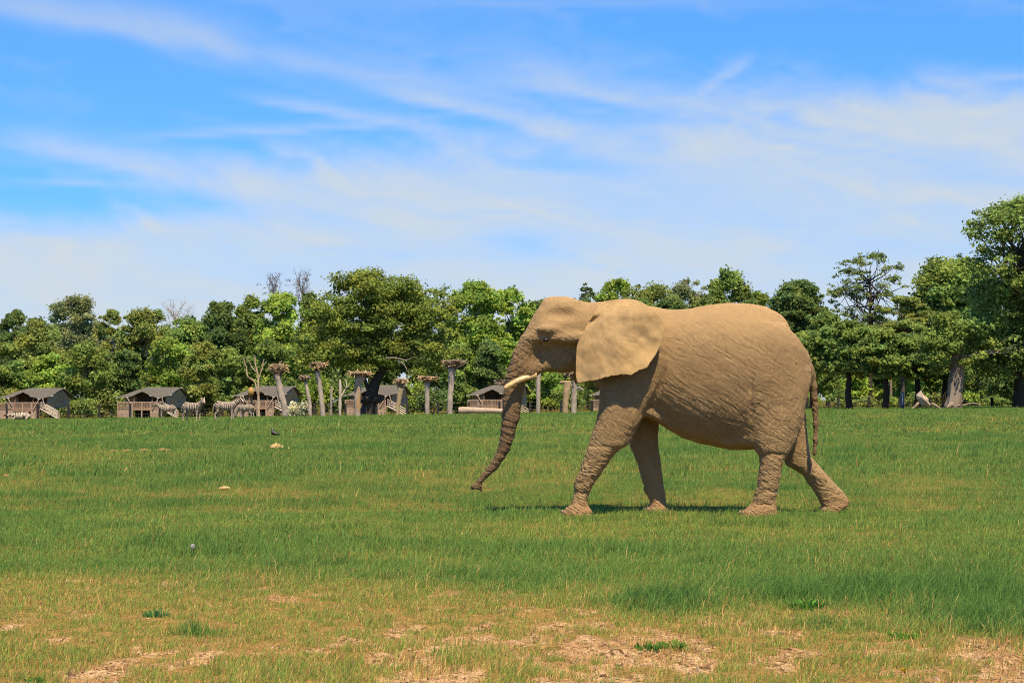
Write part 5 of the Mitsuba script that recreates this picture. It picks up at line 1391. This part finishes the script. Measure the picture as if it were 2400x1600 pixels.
# ------------------------------------------------------------------ rook, dung, small plants
def build_small():
    rng = np.random.default_rng(8)
    # rook
    y = CAM_H * 4185 / (1027 - 939)
    x = survey(644, y)
    z = float(ground_z(x, y))
    f = Field((-.3, -.15, -.02), (.3, .15, .36), .009)
    f.bone((-.055, 0, .15), (.08, 0, .115), .072, .060, .03)
    f.bone((-.07, 0, .18), (-.075, 0, .27), .05, .038, .03)
    f.lump((-.08, 0, .285), (.042, .034, .034), .02)
    f.bone((.08, 0, .11), (.21, 0, .07), .045, .022, .03, flat=1.2)
    f.bone((-.02, .02, .08), (-.03, .03, .0), .018, .008, .01)
    f.bone((-.02, -.02, .08), (-.01, -.03, .0), .018, .008, .01)
    V, F = f.mesh()
    off = np.array([x, y, z + .03])
    put('rook__body', V + off, F, (.010, .010, .013), 'mat_gloss', True)
    bv, bf = tube(np.array([[-.06, -.028, .287], [-.072, -.07, .278], [-.075, -.10, .262]]), [.016, .011, .002], 8)
    put('rook__beak', bv + off, bf, (.42, .40, .36), 'mat_matte', True)
    tag('rook', 'black rook with a pale beak standing in the grass above the light dung heap', 'bird')
    # dung heaps
    for nm, u, v, w, h, words in (('dung_heap', 648, 1051, .23, .13, 'light sandy dung heap in the grass just below the rook'), ('dung_heap', 677, 1052.5, .05, .03, 'small crumb of dung right of the sandy heap'),
                                  ('dung_heap', 528, 1148, .09, .03, 'flat tan patch of dry dung in the grass left of the elephant'), ('dung_heap', 300, 1058, .16, .035, 'left end of the row of dry brown dung'),
                                  ('dung_heap', 340, 1057, .19, .04, 'middle piece of the row of dry brown dung'), ('dung_heap', 384, 1057, .22, .05, 'right end of the row of dry brown dung'), ('dung_heap', 268, 1058.5, .12, .03, 'lone dry dung piece left of the row of brown dung'),
                                  ('dung_heap', 16, 1119, .05, .035, 'small brown dropping at the left edge by the dandelions')):
        y = CAM_H * 4185 / (v - 939)
        x = survey(u, y)
        key = numbered(nm)
        r = np.linspace(0, 1, 9)
        a = np.linspace(0, 2 * np.pi, 25)[:-1]
        RR, AA = np.meshgrid(r, a, indexing='ij')
        jag = 1 + .25 * (meshkit.noise(np.stack([np.cos(AA) * 2 + u, np.sin(AA) * 2, AA * 0], -1), 3) - .5)
        V = np.stack([RR * jag * w * np.cos(AA), RR * jag * w * .8 * np.sin(AA), h * (1 - RR ** 1.6) - .01], -1).reshape(-1, 3)
        V[:, 2] += (meshkit.fbm(V * 22 + u, 3, 4) - .5) * h * .9
        i, j = np.meshgrid(np.arange(8), np.arange(24), indexing='ij')
        Fq = np.stack([i * 24 + j, (i + 1) * 24 + j, (i + 1) * 24 + (j + 1) % 24, i * 24 + (j + 1) % 24], -1).reshape(-1, 4)
        col = (.66, .42, .20) if v < 1056 or v > 1140 else (.36, .20, .09)
        V = V + [x, y, float(ground_z(x, y)) + (.05 if h > .1 else .045)]
        C = bark_col(rng, V * 8, col, .6)
        put(key, V, Fq, C, 'mat_matte', False)
        tag(key, words, 'dung', 'dung in the grass')
    # dandelions
    for u, v, kind, words in ((454, 1278, 'clock', 'white dandelion clock on a stalk in the grass at lower left'), (36, 1126, 'flower', 'left yellow dandelion of the pair at the left edge'), (44, 1123, 'flower', 'right yellow dandelion of the pair at the left edge'),
                              (777, 1189, 'flower', 'single yellow dandelion between the left edge and the elephant trunk'), (2114, 1566, 'flower', 'yellow dandelion in the bare patch at the lower right')):
        vg = v + (26 if kind == 'clock' else 9)
        y = CAM_H * 4185 / (vg - 939)
        x, z = survey(u, y), level(v, y)
        key = numbered('dandelion')
        zg = float(ground_z(x, y))
        put(key + '__stalk', *tube(np.array([[x + .01, y, zg - .02], [x, y, z]]), [.003, .0025], 5), (.14, .20, .05), 'mat_matte', True)
        if kind == 'clock':
            n = 260
            d = unit(rng.normal(size=(n, 3)))
            tip = np.array([x, y, z]) + d * .019
            s_ = unit(np.cross(d, rng.normal(size=(n, 3)))) * .0035
            t_ = np.cross(d, s_)
            V = np.stack([tip - s_, tip + s_, tip + t_ + d * .002, tip - t_ + d * .002], 1).reshape(-1, 3)
            F = (np.arange(n)[:, None, None] * 4 + np.array([[0, 2, 1], [0, 1, 3]])).reshape(-1, 3)
            put(key + '__head', V, F, (.75, .74, .72), 'mat_leaf')
        else:
            n = 60
            a = rng.uniform(0, 2 * np.pi, n)
            el = rng.uniform(.0, 1.2, n)
            d = np.stack([np.cos(a) * np.cos(el), np.sin(a) * np.cos(el), np.sin(el)], -1)
            tip = np.array([x, y, z]) + d * .017 * np.array([1, 1, .6])
            s_ = unit(np.cross(d, [0, 0, 1.0])) * .003
            V = np.stack([np.tile([x, y, z - .006], (n, 1)) - s_ * .5, np.tile([x, y, z - .006], (n, 1)) + s_ * .5, tip + s_, tip - s_], 1).reshape(-1, 3)
            F = (np.arange(n)[:, None, None] * 4 + np.array([[0, 1, 2], [0, 2, 3]])).reshape(-1, 3)
            put(key + '__head', V, F, (.80, .55, .02), 'mat_leaf')
        tag(key, words, 'dandelion')
    # a dark leafy dock plant, and a thistle like tuft on the right of the elephant trunk
    for nm, u, v, w, h, n, col, words in (('dock_plant', 281, 1030, .28, .15, 46, (.03, .07, .02), 'dark spreading dock plant in the grass at left'), ('dock_plant', 1268, 968, .0, .0, 0, None, ''), ('dock_plant', 124, 980, .7, .4, 40, (.04, .08, .02), 'dark weed at the grass edge below the leftmost tent stairs'),
                                          ('weed_clump', 370, 1445, .10, .09, 60, (.045, .12, .035), 'bluish green weed clump on the dry bank at lower left'), ('weed_clump', 1890, 1425, .16, .10, 90, (.05, .12, .02), 'dark green broad leaved clump on the bank right of centre'),
                                          ('weed_clump', 1520, 1520, .09, .06, 60, (.05, .11, .02), 'low leafy clump beside the bare sandy hollow'), ('weed_clump', 1575, 1515, .10, .06, 60, (.07, .14, .02), 'low bright leafy clump right of the sandy hollow'), ('weed_clump', 2115, 1492, .10, .05, 60, (.07, .15, .02), 'bright green rosette on the dry bank at right'),
                                          ('weed_clump', 20, 1548, .03, .05, 18, (.16, .26, .03), 'yellow green seedling on the bare sand at the left edge'), ('weed_clump', 90, 1594, .06, .03, 30, (.05, .12, .02), 'low green tuft at the bottom left edge')):
        if n == 0:
            continue
        y = CAM_H * 4185 / (v - 939)
        x = survey(u, y)
        key = numbered(nm)
        a = rng.uniform(0, 2 * np.pi, n)
        n = n * 2
        w *= .75
        a = rng.uniform(0, 2 * np.pi, n)
        r = w * rng.uniform(.0, 1.0, n) ** .6
        base = np.stack([x + r * np.cos(a), y + r * np.sin(a), float(ground_z(x, y)) + 0 * a], -1)
        L = np.minimum(w, .30) * rng.uniform(.16, .42, n)
        d = np.stack([np.cos(a), np.sin(a), rng.uniform(.5, 2.0, n) * h / w], -1)
        tip = base + d * L[:, None]
        mid = base + d * L[:, None] * .55 + [0, 0, .012]
        sd = unit(np.cross(d, [0, 0, 1.0])) * (L * .15)[:, None]
        V = np.stack([base, mid - sd, tip, mid + sd], 1).reshape(-1, 3)
        F = (np.arange(n)[:, None, None] * 4 + np.array([[0, 1, 2], [0, 2, 3]])).reshape(-1, 3)
        C = np.repeat(np.array(col) * 3.6 * rng.uniform(.5, 1.5, (n, 1)), 4, 0)
        put(key + '__foliage', V, F, C, 'mat_leaf')
        labels[key + '__foliage'] = {'kind': 'stuff'}
        tag(key, words, 'plant')


build_small()
